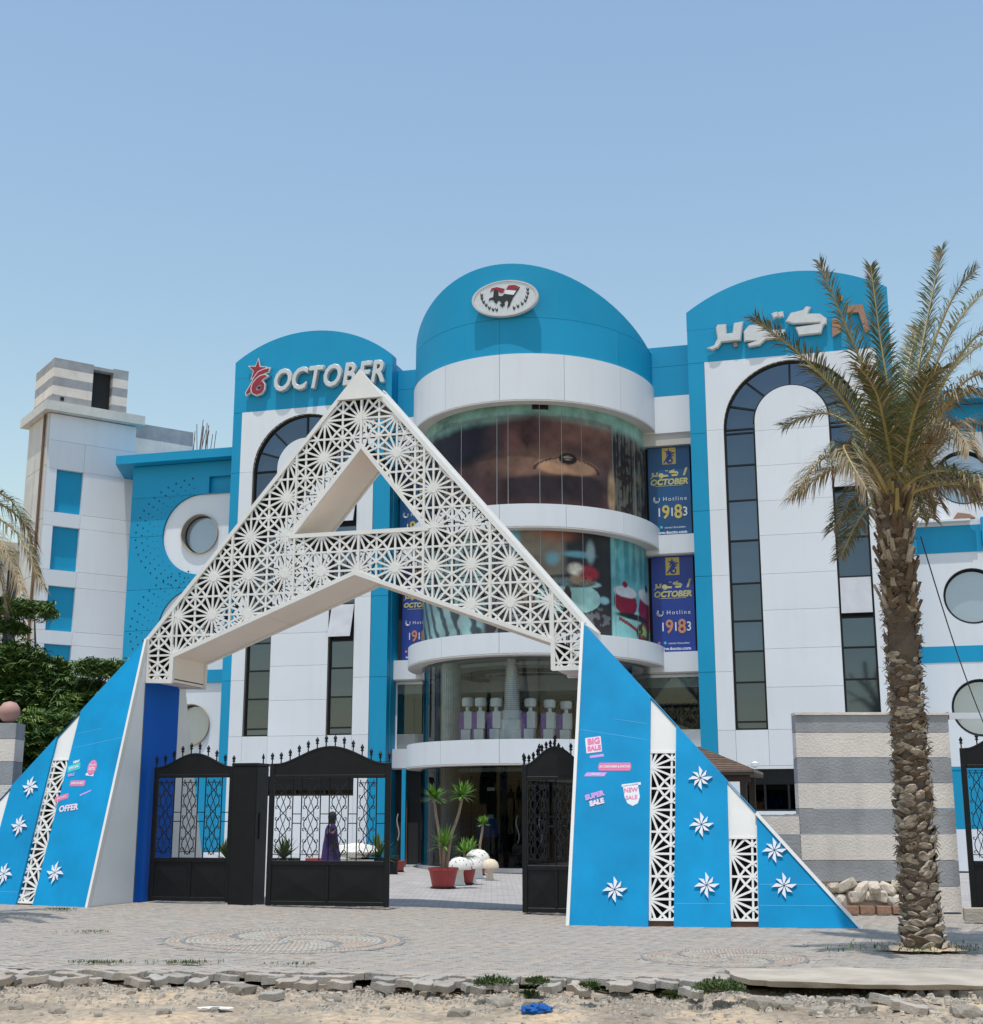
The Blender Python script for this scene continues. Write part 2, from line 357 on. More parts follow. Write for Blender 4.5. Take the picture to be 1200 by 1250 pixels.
# rubble, gravel
def rock_mesh(seed, name='rubble'):
    r = random.Random(seed); bm = bmesh.new(); bmesh.ops.create_icosphere(bm, subdivisions=2, radius=1)
    for v in bm.verts:
        n = mn.noise(v.co*1.3+Vector((seed*3.1, 0, 0))); v.co *= 1+.45*n; v.co.z *= .6
        for ax, s in ((0, .75), (1, .7), (2, .42)): v.co[ax] = max(-s, min(s, v.co[ax]))
    me = bpy.data.meshes.new(name); bm.to_mesh(me); bm.free(); me.materials.append(M['rock']); return me
rocks = [rock_mesh(i) for i in range(5)]
loose = [(295,1212,.16),(330,1217,.0),(395,1210,.0),(262,1235,.07),(200,1238,.09),(405,1222,.12),(520,1215,.09),(440,1212,.06),(700,1210,0),(735,1222,.1),(610,1232,.15),(650,1228,.12),(930,1232,.16),(960,1238,.13),(1000,1238,.12),(1020,1228,.12),(1085,1226,0),(1110,1240,0),(1150,1228,.16),(1180,1240,.18),(1195,1226,0),(880,1228,.1),(850,1232,.09),(560,1240,.12),(70,1236,.1),(20,1232,.08),(120,1240,.06),(160,1212,.06),(470,1232,.06),(790,1240,.07),(1055,1236,.14)]
descr = ['at the far left corner of the dirt', 'below the loose pavers', 'beside the blue plastic bag', 'under the concrete apron edge', 'at the right corner']
nr = 0
for i, (px, py, s) in enumerate(loose):
    p = grd(px, py); c = random.random()
    if s == 0:
        o = obj('loose_paver', random.choice((pm1, pm2)), None, (p.x, p.y, dz(p.x, p.y)+.075), random.uniform(0, 3)); o.rotation_euler = (random.uniform(-.25, .1), random.uniform(-.2, .2), random.uniform(-1, 1))
        tag(o, 'loose grey paving block tipped on the dirt %s' % ('below the left gate' if px < 350 else 'below the middle gate leaf' if px < 500 else 'below the arch right corner' if px < 800 else 'left of the right edge under the apron' if px < 1100 else 'near the bottom right corner' if px < 1150 else 'at the right edge of the verge'), 'paver', 'loose pavers on the dirt')
        if px > 1000: o.scale = (1.4, 1.7, 1.1)
    else:
        o = obj('rubble', rocks[i % 5], None, (p.x, p.y, dz(p.x, p.y)+s*.15), random.uniform(0, 6)); o.scale = (s*1.0, s*.9, s*.8)
        tag(o, 'pale broken concrete lump lying in the dirt along the verge', 'rubble', 'rubble lumps along the verge')
# tipped edge pavers along the broken margin
for k in range(46):
    x = -5.4+k*.175+random.uniform(-.05, .05)
    if x > 2.4: break
    if random.random() < .35: continue
    y = edgeY(x)-random.uniform(.02, .2)
    o = obj('edge_paver', random.choice((pm1, pm2)), pave, (x, y, gz(x, y)-random.uniform(.01, .06)), 0)
    o.rotation_euler = (random.uniform(-.05, .4), random.uniform(-.2, .2), random.uniform(-.6, .6))
gv = MB()
for k in range(9000):
    y = random.uniform(9.2, 14.5) if k % 4 else random.uniform(13.2, 14.4); x = random.uniform(-.55*y-.5, .55*y+.5)
    s = random.choice((.012, .015, .02, .03, .045)) * (1 if random.random() > .1 else 1.5)
    if mn.noise(Vector((x*.8, y*.8, 9))) < -.12 and s > .02: continue
    z = dz(x, y)
    vs = [(x+s*random.uniform(.6, 1)*math.cos(a), y+s*random.uniform(.6, 1)*math.sin(a), z-.005) for a in (0, 1.6, 3.1, 4.7)]+[(x+random.uniform(-.3, .3)*s, y+random.uniform(-.3, .3)*s, z+s*random.uniform(.25, .5))]
    vs.append((x+random.uniform(-.6, .6)*s, y+random.uniform(-.6, .6)*s, z+s*.35))
    gv.add(vs, [(0, 1, 4), (1, 5, 4), (1, 2, 5), (2, 3, 5), (3, 4, 5), (3, 0, 4)])
tag(gv.build('gravel', M['rock']), kind='stuff')
sd = MB()                                                # sand and rubble spilling under the broken margin
for k in range(2200):
    x = random.uniform(-8.5, 8.5); y = edgeY(x)+random.uniform(-.35, .12)-(random.random()**2*1.2 if k % 2 else 0); s = random.choice((.012, .02, .03, .055)); z = dz(x, y)+.012
    if 2.5 < x < 5.6: y -= .5; z = dz(x, y)+.02
    r0 = random.random()*6
    vs = [(x+s*math.cos(a+r0), y+s*math.sin(a+r0), z-.02) for a in (0, 1.3, 2.5, 3.8, 5.1)]+[(x+.6*s*math.cos(a+r0+.4), y+.6*s*math.sin(a+r0+.4), z+s*random.uniform(.15, .5)) for a in (0, 1.3, 2.5, 3.8, 5.1)]
    sd.add(vs, [(5, 6, 7, 8, 9)]+[(w, (w+1) % 5, (w+1) % 5+5, w+5) for w in range(5)])
tag(sd.build('rubble_spill', M['rock']), kind='stuff')

# ================================================================== THE BUILDING
O0 = (50/1640*43, 43.0, 0)
mall = thing('department_store', 'blue and white department store with round glazed central drum between two arched wings', 'building', O0, -YAW)
def arc(cx, cz, r, a0, a1, n=20): return [(cx+r*math.cos(R(a0+(a1-a0)*i/n)), cz+r*math.sin(R(a0+(a1-a0)*i/n))) for i in range(n+1)]
def circle3(p1, p2, p3):
    (ax, ay), (bx, by), (cx, cy) = p1, p2, p3; d = 2*(ax*(by-cy)+bx*(cy-ay)+cx*(ay-by))
    ux = ((ax*ax+ay*ay)*(by-cy)+(bx*bx+by*by)*(cy-ay)+(cx*cx+cy*cy)*(ay-by))/d; uy = ((ax*ax+ay*ay)*(cx-bx)+(bx*bx+by*by)*(ax-cx)+(cx*cx+cy*cy)*(bx-ax))/d
    return ux, uy, math.hypot(ax-ux, ay-uy)
G = .004                                                # half joint between cladding panels
def panel(poly, m, y0=0, y1=.05, name='cladding_panel'): return MB().prism(poly, y0, y1).build(name, M[m], mall)
def rect(a, b, c, d, g=G): return [(a+g, c+g), (b-g, c+g), (b-g, d-g), (a+g, d-g)]
def wing(b0, b1, w0, w1, zs0, zs1, zap, wt, wo0, wi0, wi1, wo1, spring, izap, zb, zbr, seams, side):
    cx = (wo0+wo1)/2; Ro = (wo1-wo0)/2; icx = (wi0+wi1)/2; Ri = (wi1-wi0)/2
    # core behind the cladding, with the window recess left open
    MB().box(b0+.02, b1-.02, .32, 9, 0, min(zs0, zs1)-.2).build('core_wall', M['blue_clad'], mall)
    # blue frame: side pillars in panels, arched head
    for a, b in ((b0, w0), (w1, b1)):
        for k in range(len(seams)-1): panel(rect(a, b, seams[k], seams[k+1], .006), 'blue_clad', 0, .32)
    ux, uz, ur = circle3((b0, zs0), ((b0+b1)/2-.1, zap), (b1, zs1))
    a0 = math.degrees(math.atan2(zs1-uz, b1-ux)); a1 = math.degrees(math.atan2(zs0-uz, b0-ux))
    zm = zs0-.62
    top = arc(ux, uz, ur, a0, a1, 36)
    panel([(b0, zm)]+[(b1, zm)]+top, 'blue_clad', 0, .42, 'arched_parapet')
    panel(rect(b0, b1, wt, zm, .006), 'blue_clad', 0, .32, 'sign_panel')
    if seams[-1] < wt: pass
    # white surround
    S = seams
    ZS = [zb]+[s for s in S if zb+.4 < s < spring-.3]+[spring]
    for k in range(len(ZS)-1):
        panel(rect(w0, wo0, ZS[k], ZS[k+1]), 'white_clad', -.02, .3); panel(rect(wo1, w1, ZS[k], ZS[k+1]), 'white_clad', -.02, .3)
    panel([(w0+G, spring+G), (wo0, spring+G)]+arc(cx, spring, Ro, 180, 90, 20)[1:]+[(cx-G, wt), (w0+G, wt)], 'white_clad', -.02, .3)
    panel([(w1-G, spring+G), (w1-G, wt), (cx+G, wt)]+arc(cx, spring, Ro, 90, 0, 20)[:-1]+[(wo1, spring+G)], 'white_clad', -.02, .3)
    # below the window
    xs = [w0, wo0, wi0, wi1, wo1, w1]
    for k in range(5):
        lo = 3.05 if True else 0
        zt = zb if k != 2 else seams[1]
        panel(rect(xs[k], xs[k+1], 3.05, zb if k != 2 else zb), 'white_clad', -.02, .3)
    # inner round-headed slab in courses
    CS = [zb]+[z for z in (5.39, 6.56, 7.75, 8.88, 10.1, 11.2, 12.34, 13.49) if True]
    if side < 0: CS = [zb]+[z-.0 for z in (5.35, 6.5, 7.6, 8.75, 9.9, 11.0, 12.1, 13.2)]
    isp = izap-Ri
    for k in range(len(CS)-1): panel(rect(wi0, wi1, CS[k], CS[k+1]), 'white_clad', -.02, .3)
    panel([(wi0+G, CS[-1]+G), (wi1-G, CS[-1]+G)]+arc(icx, isp, Ri-G, 0, 180, 28), 'white_clad', -.02, .3)
    # glazing: sloped colours come from reflections
    yg = .16
    PZ = [4.32, 5.57, 6.52, 7.46, 8.64, 10.0, 11.29, 12.44, 13.49]; PZ[0] = zb+.25
    PZR = [4.32, 5.58, 6.54, 7.46, 8.7, 9.94, 11.40, 12.5, 13.49]; PZR[0] = zb+.25
    if side < 0: PZ = [z-.15 for z in PZ]; PZR = [z-.15 for z in PZR]; PZ[0] = PZR[0] = zb+.25
    for (a, b), zz, right in (((wo0, wi0), PZ, 0), ((wi1, wo1), PZR, 1)):
        w = obj('window', MB().box(a-.02, b+.02, .26, .3, zb, spring).mesh('window', M['reveal']), mall)
        fr = MB()
        fr.box(a, a+.06, .1, .2, zb, spring); fr.box(b-.06, b, .1, .2, zb, spring)
        for z in [zb+.03]+zz+[spring]: fr.box(a+.06, b-.06, .11, .19, z-.025, z+.025)
        fr.build('frame', M['dark_frame'], w)
        allz = [zb+.03]+zz+[spring]
        for k in range(len(allz)-1):
            if allz[k+1]-allz[k] < .12: continue
            opened = right and ((abs(allz[k]-zz[3]) < .01) or (abs(allz[k]-zz[6]) < .01))
            x0, x1, z0, z1 = a+.06, b-.06, allz[k]+.025, allz[k+1]-.025
            if opened:                                  # top-hung sash standing open, dark gap below
                h = z1-z0; tilt = .2 if side > 0 else .3; dy = math.sin(tilt)*h; 
                pm = MB().add([(x0, .1, z1), (x1, .1, z1), (x1, .1-dy, z0+.07), (x0, .1-dy, z0+.07), (x0, .13, z1), (x1, .13, z1), (x1, .13-dy, z0+.07), (x0, .13-dy, z0+.07)],
                              [(3, 2, 1, 0), (4, 5, 6, 7), (0, 1, 5, 4), (1, 2, 6, 5), (2, 3, 7, 6), (3, 0, 4, 7)])
                pm.build('open_sash', M['sash'], w)
                MB().box(x0, x1, .2, .22, z0-.1, z1).build('opening', M['interior'], w)
            else:
                p = MB().box(-(x1-x0)/2, (x1-x0)/2, 0, .015, -(z1-z0)/2, (z1-z0)/2).build('pane', M['pane_dark' if k % 3 else 'pane_blue'], w, loc=((x0+x1)/2, yg, (z0+z1)/2))
                p.rotation_euler = (random.uniform(-.012, .012), 0, random.uniform(-.014, .014))
    w = obj('window', MB().prism(arc(cx, spring, Ro+.02, 0, 180, 30), .26, .3).mesh('arch_window', M['reveal']), mall)
    fr = MB()
    aa = arc(cx, spring, Ro, 0, 180, 32); bb = arc(cx, spring, Ro-.07, 180, 0, 32); fr.prism(aa+bb, .1, .2)
    aa = arc(icx, isp, Ri+.06, 0, 180, 24); bb = arc(icx, isp, Ri-.02, 180, 0, 24); fr.prism(aa+bb, .1, .2)
    angs = [0, 22, 48, 90, 132, 158, 180]
    for an in angs[1:-1]:
        ca, sa = math.cos(R(an)), math.sin(R(an)); px, pz = -sa*.03, ca*.03
        A = (cx+Ro*.98*ca, spring+Ro*.98*sa); Bq = (icx+Ri*ca, isp+Ri*sa)
        fr.prism([(A[0]+px, A[1]+pz), (Bq[0]+px, Bq[1]+pz), (Bq[0]-px, Bq[1]-pz), (A[0]-px, A[1]-pz)], .11, .19)
    fr.build('frame', M['dark_frame'], w)
    for k in range(6):
        oo = arc(cx, spring, Ro-.06, angs[k]+.8, angs[k+1]-.8, 8); ii = arc(icx, isp, Ri+.03, angs[k+1]-.8, angs[k]+.8, 8)
        if k == 0: ii = ii[:-1]+[(icx+Ri+.04, spring+.02)]; 
        if k == 5: ii = [(icx-Ri-.04, spring+.02)]+ii[1:]
        cxm = sum(p[0] for p in oo+ii)/18; czm = sum(p[1] for p in oo+ii)/18
        p = MB().prism([(q[0]-cxm, q[1]-czm) for q in oo+ii], 0, .012).build('pane', M['pane_dark' if k % 2 else 'pane_blue'], w, loc=(cxm, yg, czm))
        p.rotation_euler = (random.uniform(-.012, .012), 0, random.uniform(-.012, .012))
    # beige reveals lining the openings
    rv = MB()
    for a, b in ((wo0, wi0), (wi1, wo1)):
        rv.box(a-.012, a, -.018, .26, zb, spring); rv.box(b, b+.012, -.018, .26, zb, spring); rv.box(a, b, -.015, .26, zb-.02, zb)
    aa = arc(cx, spring, Ro+.012, 0, 180, 32); bb = arc(cx, spring, Ro, 180, 0, 32); rv.prism(aa+bb, -.018, .26)
    rv.build('window_reveal', M['reveal'], mall)
    # ground floor: wall with a long low window
    g0, g1 = (wo0+.1, wo1-2.1) if side > 0 else (wo0+.9, wo1+.1)
    gz0, gz1 = (1.72, 2.95) if side > 0 else (2.22, 2.85)
    panel(rect(w0, g0, 0, 3.05), 'white_clad', -.02, .3); panel(rect(g1, w1, 0, 3.05), 'white_clad', -.02, .3)
    panel(rect(g0, g1, 0, gz0), 'white_clad', -.02, .3); panel(rect(g0, g1, gz1, 3.05), 'white_clad', -.02, .3)
    w = obj('window', MB().box(g0, g1, .27, .3, gz0, gz1).mesh('low_window', M['interior']), mall)
    fr = MB(); fr.box(g0, g1, .12, .2, gz1-.45, gz1); nb = 3
    for k in range(nb+1): x = g0+(g1-g0)*k/nb; fr.box(x-.03, x+.03, .1, .18, gz0, gz1-.45)
    fr.box(g0, g1, .1, .2, gz0, gz0+.05); fr.build('frame', M['dark_frame'], w)
    for k in range(nb): x0 = g0+(g1-g0)*k/nb+.03; x1 = g0+(g1-g0)*(k+1)/nb-.03; MB().box(x0, x1, .17, .18, gz0+.05, gz1-.46).build('pane', M['door_glass'], w)
wing(5.27, 11.62, 5.8, 11.17, 17.68, 17.9, 18.75, 15.92, 6.34, 7.32, 9.60, 10.63, 13.62, 14.92, 4.12, 4.5,
     [0, 3.05, 5.9, 8.9, 11.0, 13.55, 15.92], 1)
wing(-10.9, -4.93, -10.55, -5.54, 17.45, 17.2, 18.38, 15.55, -10.05, -9.12, -7.04, -6.12, 13.35, 14.45, 4.17, 4.17,
     [0, 3.3, 6.05, 8.75, 10.9, 13.35, 15.55], -1)

# ---- the drum
DA, DB, DYC = 4.06, 4.72, .72
def dr(phi, k=0): return ((DA+k)*math.sin(R(phi)), DYC-(DB+k)*math.cos(R(phi)))
def ring(p0, p1, ko, ki, z0, z1, n=10, ztop=None):
    mb = MB(); vs = []; 
    for i in range(n+1):
        p = p0+(p1-p0)*i/n; zt = ztop(p) if ztop else z1
        (xo, yo), (xi, yi) = dr(p, ko), dr(p, ki)
        vs += [(xo, yo, z0), (xo, yo, zt), (xi, yi, zt), (xi, yi, z0)]
    fs = [(4*i+k, 4*i+(k+1) % 4, 4*i+4+(k+1) % 4, 4*i+4+k) for i in range(n) for k in range(4)]
    fs = [tuple(reversed(f)) for f in fs]
    fs += [(0, 1, 2, 3), (4*n+3, 4*n+2, 4*n+1, 4*n)]
    return mb.add(vs, fs)
PH = [-112, -84, -56, -28, 0, 28, 56, 84, 112]
def crown(p): return 16.5+1.87*max(0, math.cos(R(p)))**1.5
def smooth(o, ang=30):
    me = o.data; me.polygons.foreach_set('use_smooth', [True]*len(me.polygons)); me.set_sharp_from_angle(angle=R(ang)); return o
for k in range(4):
    a, b = (-112, -56, 0, 56, 112)[k:k+2]
    smooth(ring(a+.06, b-.06, -.05, -.35, 15.38, 0, 16, lambda p: min(16.55, crown(p)-.005)).build('parapet_panel', M['blue_clad'], mall))
smooth(ring(-112, 112, -.05, -.35, 16.56, 0, 64, lambda p: max(16.57, crown(p))).build('parapet_crown', M['blue_clad'], mall))
BANDS = [(13.92, 15.38, 0), (9.98, 10.66, .02), (6.2, 6.8, .08), (3.05, 3.73, .08)]
for zi, (z0, z1, k) in enumerate(BANDS):
    for q in range(8): smooth(ring(PH[q]+.08, PH[q+1]-.08, k, k-.42, z0, z1, 8).build('band_panel', M['white_clad'], mall))
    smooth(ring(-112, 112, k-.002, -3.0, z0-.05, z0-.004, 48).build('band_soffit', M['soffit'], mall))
def slab(k, z0, z1, name, m): MB().prism([dr(p, k) for p in range(-112, 113, 6)]+[(3.6, 6), (-3.6, 6)], z0, z1, lambda x, y, z: (x, z, y)).build(name, m, mall)
slab(-.5, 16.0, 16.1, 'drum_roof', M['concrete'])
for z0, z1 in ((13.93, 13.98), (10.0, 10.6), (6.25, 6.75), (3.1, 3.68)): slab(-.46, z0, z1, 'floor_slab', M['interior_ceiling'])
# printed film on the glass of the two upper floors, curved glass pane by pane
def sm(a, b, x): t = np.clip((x-a)/(b-a), 0, 1); return t*t*(3-2*t)
def blob(P, T, p0, t0, rp, rt, soft=.25): return 1-sm(1-soft, 1+soft, np.sqrt(((P-p0)/rp)**2+((T-t0)/rt)**2))
def lay(C, c, m): return C*(1-m[..., None])+np.array(c)*m[..., None]
def fbm(P, T, s, seed):                                 # value noise on a stretched lattice
    r = np.random.default_rng(seed); out = np.zeros_like(P); tot = 0
    for k in range(4):
        G_ = r.uniform(-1, 1, (64, 256)); x = (P+120)*.022*s*2**k/1.5+k*7.3; y = T*1.1*s*2**k/1.5+k*3.1
        xi, yi = np.floor(x).astype(int), np.floor(y).astype(int); fx, fy = x-xi, y-yi; fx = fx*fx*(3-2*fx); fy = fy*fy*(3-2*fy)
        g = lambda i, j: G_[(yi+j) % 64, (xi+i) % 256]
        out += ((g(0, 0)*(1-fx)+g(1, 0)*fx)*(1-fy)+(g(0, 1)*(1-fx)+g(1, 1)*fx)*fy)/1.7**k; tot += 1/1.7**k
    return out/tot*2
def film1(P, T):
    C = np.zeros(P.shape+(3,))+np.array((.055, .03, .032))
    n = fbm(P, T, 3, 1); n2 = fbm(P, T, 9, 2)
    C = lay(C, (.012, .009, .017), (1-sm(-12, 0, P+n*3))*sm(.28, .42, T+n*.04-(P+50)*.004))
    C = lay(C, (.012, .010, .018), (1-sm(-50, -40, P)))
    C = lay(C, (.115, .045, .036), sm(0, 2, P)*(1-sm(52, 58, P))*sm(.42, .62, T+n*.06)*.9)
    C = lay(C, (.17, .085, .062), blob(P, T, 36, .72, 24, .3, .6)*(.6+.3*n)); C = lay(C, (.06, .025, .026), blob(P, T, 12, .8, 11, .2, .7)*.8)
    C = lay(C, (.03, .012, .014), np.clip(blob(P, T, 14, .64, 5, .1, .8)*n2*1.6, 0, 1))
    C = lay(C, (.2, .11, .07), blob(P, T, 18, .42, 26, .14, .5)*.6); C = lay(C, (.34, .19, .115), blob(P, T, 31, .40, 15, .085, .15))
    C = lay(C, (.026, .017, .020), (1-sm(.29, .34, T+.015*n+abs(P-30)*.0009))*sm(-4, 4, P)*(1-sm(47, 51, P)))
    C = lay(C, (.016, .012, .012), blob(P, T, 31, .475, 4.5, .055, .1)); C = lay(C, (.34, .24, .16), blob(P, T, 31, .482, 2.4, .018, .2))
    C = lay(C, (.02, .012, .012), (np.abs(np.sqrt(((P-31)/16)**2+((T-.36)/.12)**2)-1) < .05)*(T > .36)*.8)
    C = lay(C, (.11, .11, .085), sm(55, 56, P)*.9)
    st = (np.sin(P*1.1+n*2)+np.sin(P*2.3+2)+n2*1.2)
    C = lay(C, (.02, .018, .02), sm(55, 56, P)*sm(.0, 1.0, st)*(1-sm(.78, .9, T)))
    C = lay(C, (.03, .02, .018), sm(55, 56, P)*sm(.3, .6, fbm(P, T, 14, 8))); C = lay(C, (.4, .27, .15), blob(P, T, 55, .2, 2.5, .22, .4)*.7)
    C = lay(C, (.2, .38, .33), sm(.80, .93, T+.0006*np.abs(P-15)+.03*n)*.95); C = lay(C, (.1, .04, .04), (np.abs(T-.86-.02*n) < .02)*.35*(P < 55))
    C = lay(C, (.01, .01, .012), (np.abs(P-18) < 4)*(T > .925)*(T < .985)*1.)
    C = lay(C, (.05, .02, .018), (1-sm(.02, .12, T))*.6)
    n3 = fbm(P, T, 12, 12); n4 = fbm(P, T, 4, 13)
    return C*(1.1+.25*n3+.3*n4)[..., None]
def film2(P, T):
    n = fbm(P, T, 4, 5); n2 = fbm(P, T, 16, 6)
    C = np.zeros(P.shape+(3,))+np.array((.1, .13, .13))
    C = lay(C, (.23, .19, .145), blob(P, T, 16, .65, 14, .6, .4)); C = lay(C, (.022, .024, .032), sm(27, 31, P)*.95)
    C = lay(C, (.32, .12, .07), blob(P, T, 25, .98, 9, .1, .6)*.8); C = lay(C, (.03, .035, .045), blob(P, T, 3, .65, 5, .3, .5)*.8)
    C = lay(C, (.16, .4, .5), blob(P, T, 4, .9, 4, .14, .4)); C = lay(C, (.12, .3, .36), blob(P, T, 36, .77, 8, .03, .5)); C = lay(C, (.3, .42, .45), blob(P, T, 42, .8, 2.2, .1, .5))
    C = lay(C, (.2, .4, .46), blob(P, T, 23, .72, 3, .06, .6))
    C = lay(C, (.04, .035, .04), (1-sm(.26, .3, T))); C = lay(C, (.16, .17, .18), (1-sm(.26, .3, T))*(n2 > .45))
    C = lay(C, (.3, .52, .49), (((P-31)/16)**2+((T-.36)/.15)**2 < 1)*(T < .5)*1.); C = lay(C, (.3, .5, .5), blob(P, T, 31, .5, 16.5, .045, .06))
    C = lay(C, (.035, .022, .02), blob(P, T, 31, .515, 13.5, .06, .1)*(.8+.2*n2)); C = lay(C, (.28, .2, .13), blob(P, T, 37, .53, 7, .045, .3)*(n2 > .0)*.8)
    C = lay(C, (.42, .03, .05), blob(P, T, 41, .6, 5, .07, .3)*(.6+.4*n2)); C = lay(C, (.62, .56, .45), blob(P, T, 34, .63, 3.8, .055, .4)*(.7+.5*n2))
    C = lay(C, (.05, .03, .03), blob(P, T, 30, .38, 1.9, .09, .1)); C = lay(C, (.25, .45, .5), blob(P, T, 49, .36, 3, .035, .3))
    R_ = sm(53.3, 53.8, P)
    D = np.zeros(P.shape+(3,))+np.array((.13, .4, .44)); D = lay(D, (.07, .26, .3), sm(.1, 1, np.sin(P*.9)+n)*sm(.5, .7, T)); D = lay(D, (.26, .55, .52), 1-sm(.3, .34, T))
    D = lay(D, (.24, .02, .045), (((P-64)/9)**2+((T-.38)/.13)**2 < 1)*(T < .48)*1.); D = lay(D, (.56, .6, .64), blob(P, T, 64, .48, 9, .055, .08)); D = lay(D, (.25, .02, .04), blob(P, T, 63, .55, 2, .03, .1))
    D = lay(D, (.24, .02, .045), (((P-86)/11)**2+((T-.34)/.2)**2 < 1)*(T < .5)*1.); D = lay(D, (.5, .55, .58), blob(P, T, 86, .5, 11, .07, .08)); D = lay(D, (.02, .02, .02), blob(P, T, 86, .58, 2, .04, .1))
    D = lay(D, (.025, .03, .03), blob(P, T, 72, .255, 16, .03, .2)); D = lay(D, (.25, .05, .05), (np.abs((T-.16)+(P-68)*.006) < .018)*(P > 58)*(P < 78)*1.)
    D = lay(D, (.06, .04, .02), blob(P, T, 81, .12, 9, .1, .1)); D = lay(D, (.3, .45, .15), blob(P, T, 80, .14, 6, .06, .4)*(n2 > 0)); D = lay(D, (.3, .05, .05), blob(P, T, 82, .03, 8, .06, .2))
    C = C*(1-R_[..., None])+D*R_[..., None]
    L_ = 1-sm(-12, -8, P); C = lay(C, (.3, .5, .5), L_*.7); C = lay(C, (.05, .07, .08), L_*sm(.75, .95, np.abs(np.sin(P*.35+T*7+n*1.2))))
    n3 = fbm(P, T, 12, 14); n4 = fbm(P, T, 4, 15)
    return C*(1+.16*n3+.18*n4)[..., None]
CUTS = [-112, -92, -70, -48, -23, -3, 2.5, 17.5, 28, 38, 56, 74, 92, 112]
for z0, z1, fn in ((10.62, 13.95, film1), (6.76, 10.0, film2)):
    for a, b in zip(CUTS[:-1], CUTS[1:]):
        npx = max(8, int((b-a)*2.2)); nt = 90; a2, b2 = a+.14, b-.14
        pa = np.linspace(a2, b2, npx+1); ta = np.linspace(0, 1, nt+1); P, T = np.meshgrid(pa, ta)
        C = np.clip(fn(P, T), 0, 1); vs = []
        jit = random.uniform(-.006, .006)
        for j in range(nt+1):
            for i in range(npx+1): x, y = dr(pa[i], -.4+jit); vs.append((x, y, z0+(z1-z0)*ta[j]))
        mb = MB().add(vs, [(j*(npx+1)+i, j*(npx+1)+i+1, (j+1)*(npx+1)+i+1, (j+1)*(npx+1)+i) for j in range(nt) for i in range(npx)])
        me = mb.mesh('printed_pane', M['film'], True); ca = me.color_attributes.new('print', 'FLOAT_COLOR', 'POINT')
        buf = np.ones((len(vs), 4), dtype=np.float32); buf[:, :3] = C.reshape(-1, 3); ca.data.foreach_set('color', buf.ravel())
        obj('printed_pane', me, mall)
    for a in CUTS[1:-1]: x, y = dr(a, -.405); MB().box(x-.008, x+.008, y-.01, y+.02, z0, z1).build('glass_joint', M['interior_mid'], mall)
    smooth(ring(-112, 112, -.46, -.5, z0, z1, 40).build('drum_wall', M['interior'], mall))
# showroom glass
for z0, z1, m in ((3.7, 6.2, 'clear_glass'), (.12, 3.05, 'door_glass')):
    for a, b in zip(range(-112, 112, 16), range(-96, 128, 16)):
        if z0 < 1 and -6 < a < 42: pass
        mb = MB(); n = 5; vs = []
        for i in range(n+1): x, y = dr(a+.1+(b-a-.2)*i/n, -.38); vs += [(x, y, z0), (x, y, z1)]
        mb.add(vs, [(2*i, 2*i+2, 2*i+3, 2*i+1) for i in range(n)]); mb.build('glass_pane', M[m], mall, smooth=True)
smooth(ring(-112, 112, -.3, -.5, 0, .12, 40).build('glass_plinth', M['grey_stripe'], mall))
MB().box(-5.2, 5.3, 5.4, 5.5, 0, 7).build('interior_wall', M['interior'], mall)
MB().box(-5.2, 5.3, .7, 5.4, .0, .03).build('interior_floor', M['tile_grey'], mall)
MB().box(-4.9, 5.2, 1.0, 5.4, 5.55, 6.05).build('interior_bulkhead', M['interior_mid'], mall)
for r, z, m in ((2.9, 5.98, 'interior_mid'), (2.2, 5.86, 'interior'), (1.5, 5.9, 'interior_mid')): MB().lathe([(r, 0), (r, .1), (r-.22, .1), (r-.22, 0)], 40, (0, 0, z), False).build('ceiling_ring', M[m], mall)
for r, z, m in ((2.6, 2.86, 'interior_ceiling'), (1.9, 2.76, 'interior')): MB().lathe([(r, 0), (r, .1), (r-.5, .1), (r-.5, 0)], 40, (0, -.5, z), False).build('ceiling_ring', M[m], mall)
def tiled_column(x, y, z0, z1, r, m='tile_grey'):
    o = MB().lathe([(r, z0), (r, z1)], 24, (x, y, 0)).build('column', M[m], mall); smooth(o)
    g = MB()
    for k in range(24): a = 2*PI*k/24; g.box(x+r*math.cos(a)-.006, x+r*math.cos(a)+.006, y+r*math.sin(a)-.006, y+r*math.sin(a)+.006, z0, z1)
    g.build('tile_joint', M['interior_mid'], o)
x, y = dr(-38, -.95)
tiled_column(x-.1, y, 3.7, 6.2, .29); tiled_column(x-.1, y, 0, 3.05, .29)
# entrance doors with their white bar handles
dd = obj('entrance_door', MB().box(-.62, .88, -2.0, -1.97, .1, 2.35).mesh('entrance_door', M['door_glass']), mall)
for hx in (.02, .72):
    MB().tube([(hx+.05*math.sin(t*.9), -2.08, .78+t*.115) for t in range(8)], .022).build('handle', M['white_print'], dd)
MB().box(.42, 1.6, -1.0, -.5, 0, 1.0).build('counter', M['cabinet'], mall)
MB().box(-1.45, -.75, -1.2, -1.15, .95, 1.5).build('screen', M['screen_blue'], mall)
MB().box(-1.0, -.76, -1.8, -1.78, 2.32, 2.42).build('notice', M['white_print'], mall); MB().box(-.98, -.8, -1.8, -1.78, 1.5, 1.62).build('notice', M['interior_ceiling'], mall)
MB().box(-4.05, -3.92, -.9, -.78, 0, 3.02).build('entrance_post', M['blue_clad'], mall)
MB().box(-4.9, -4.2, 1.9, 2.1, 0, 3).build('cabinet_wall', M['interior'], mall)
MB().box(-4.55, -4.48, .9, .98, 0, 2.1).build('door_jamb', M['cabinet'], mall); MB().tube([(-4.75+.04*math.sin(t*.9), .8, .8+t*.12) for t in range(8)], .022).build('handle', M['interior_ceiling'], mall)
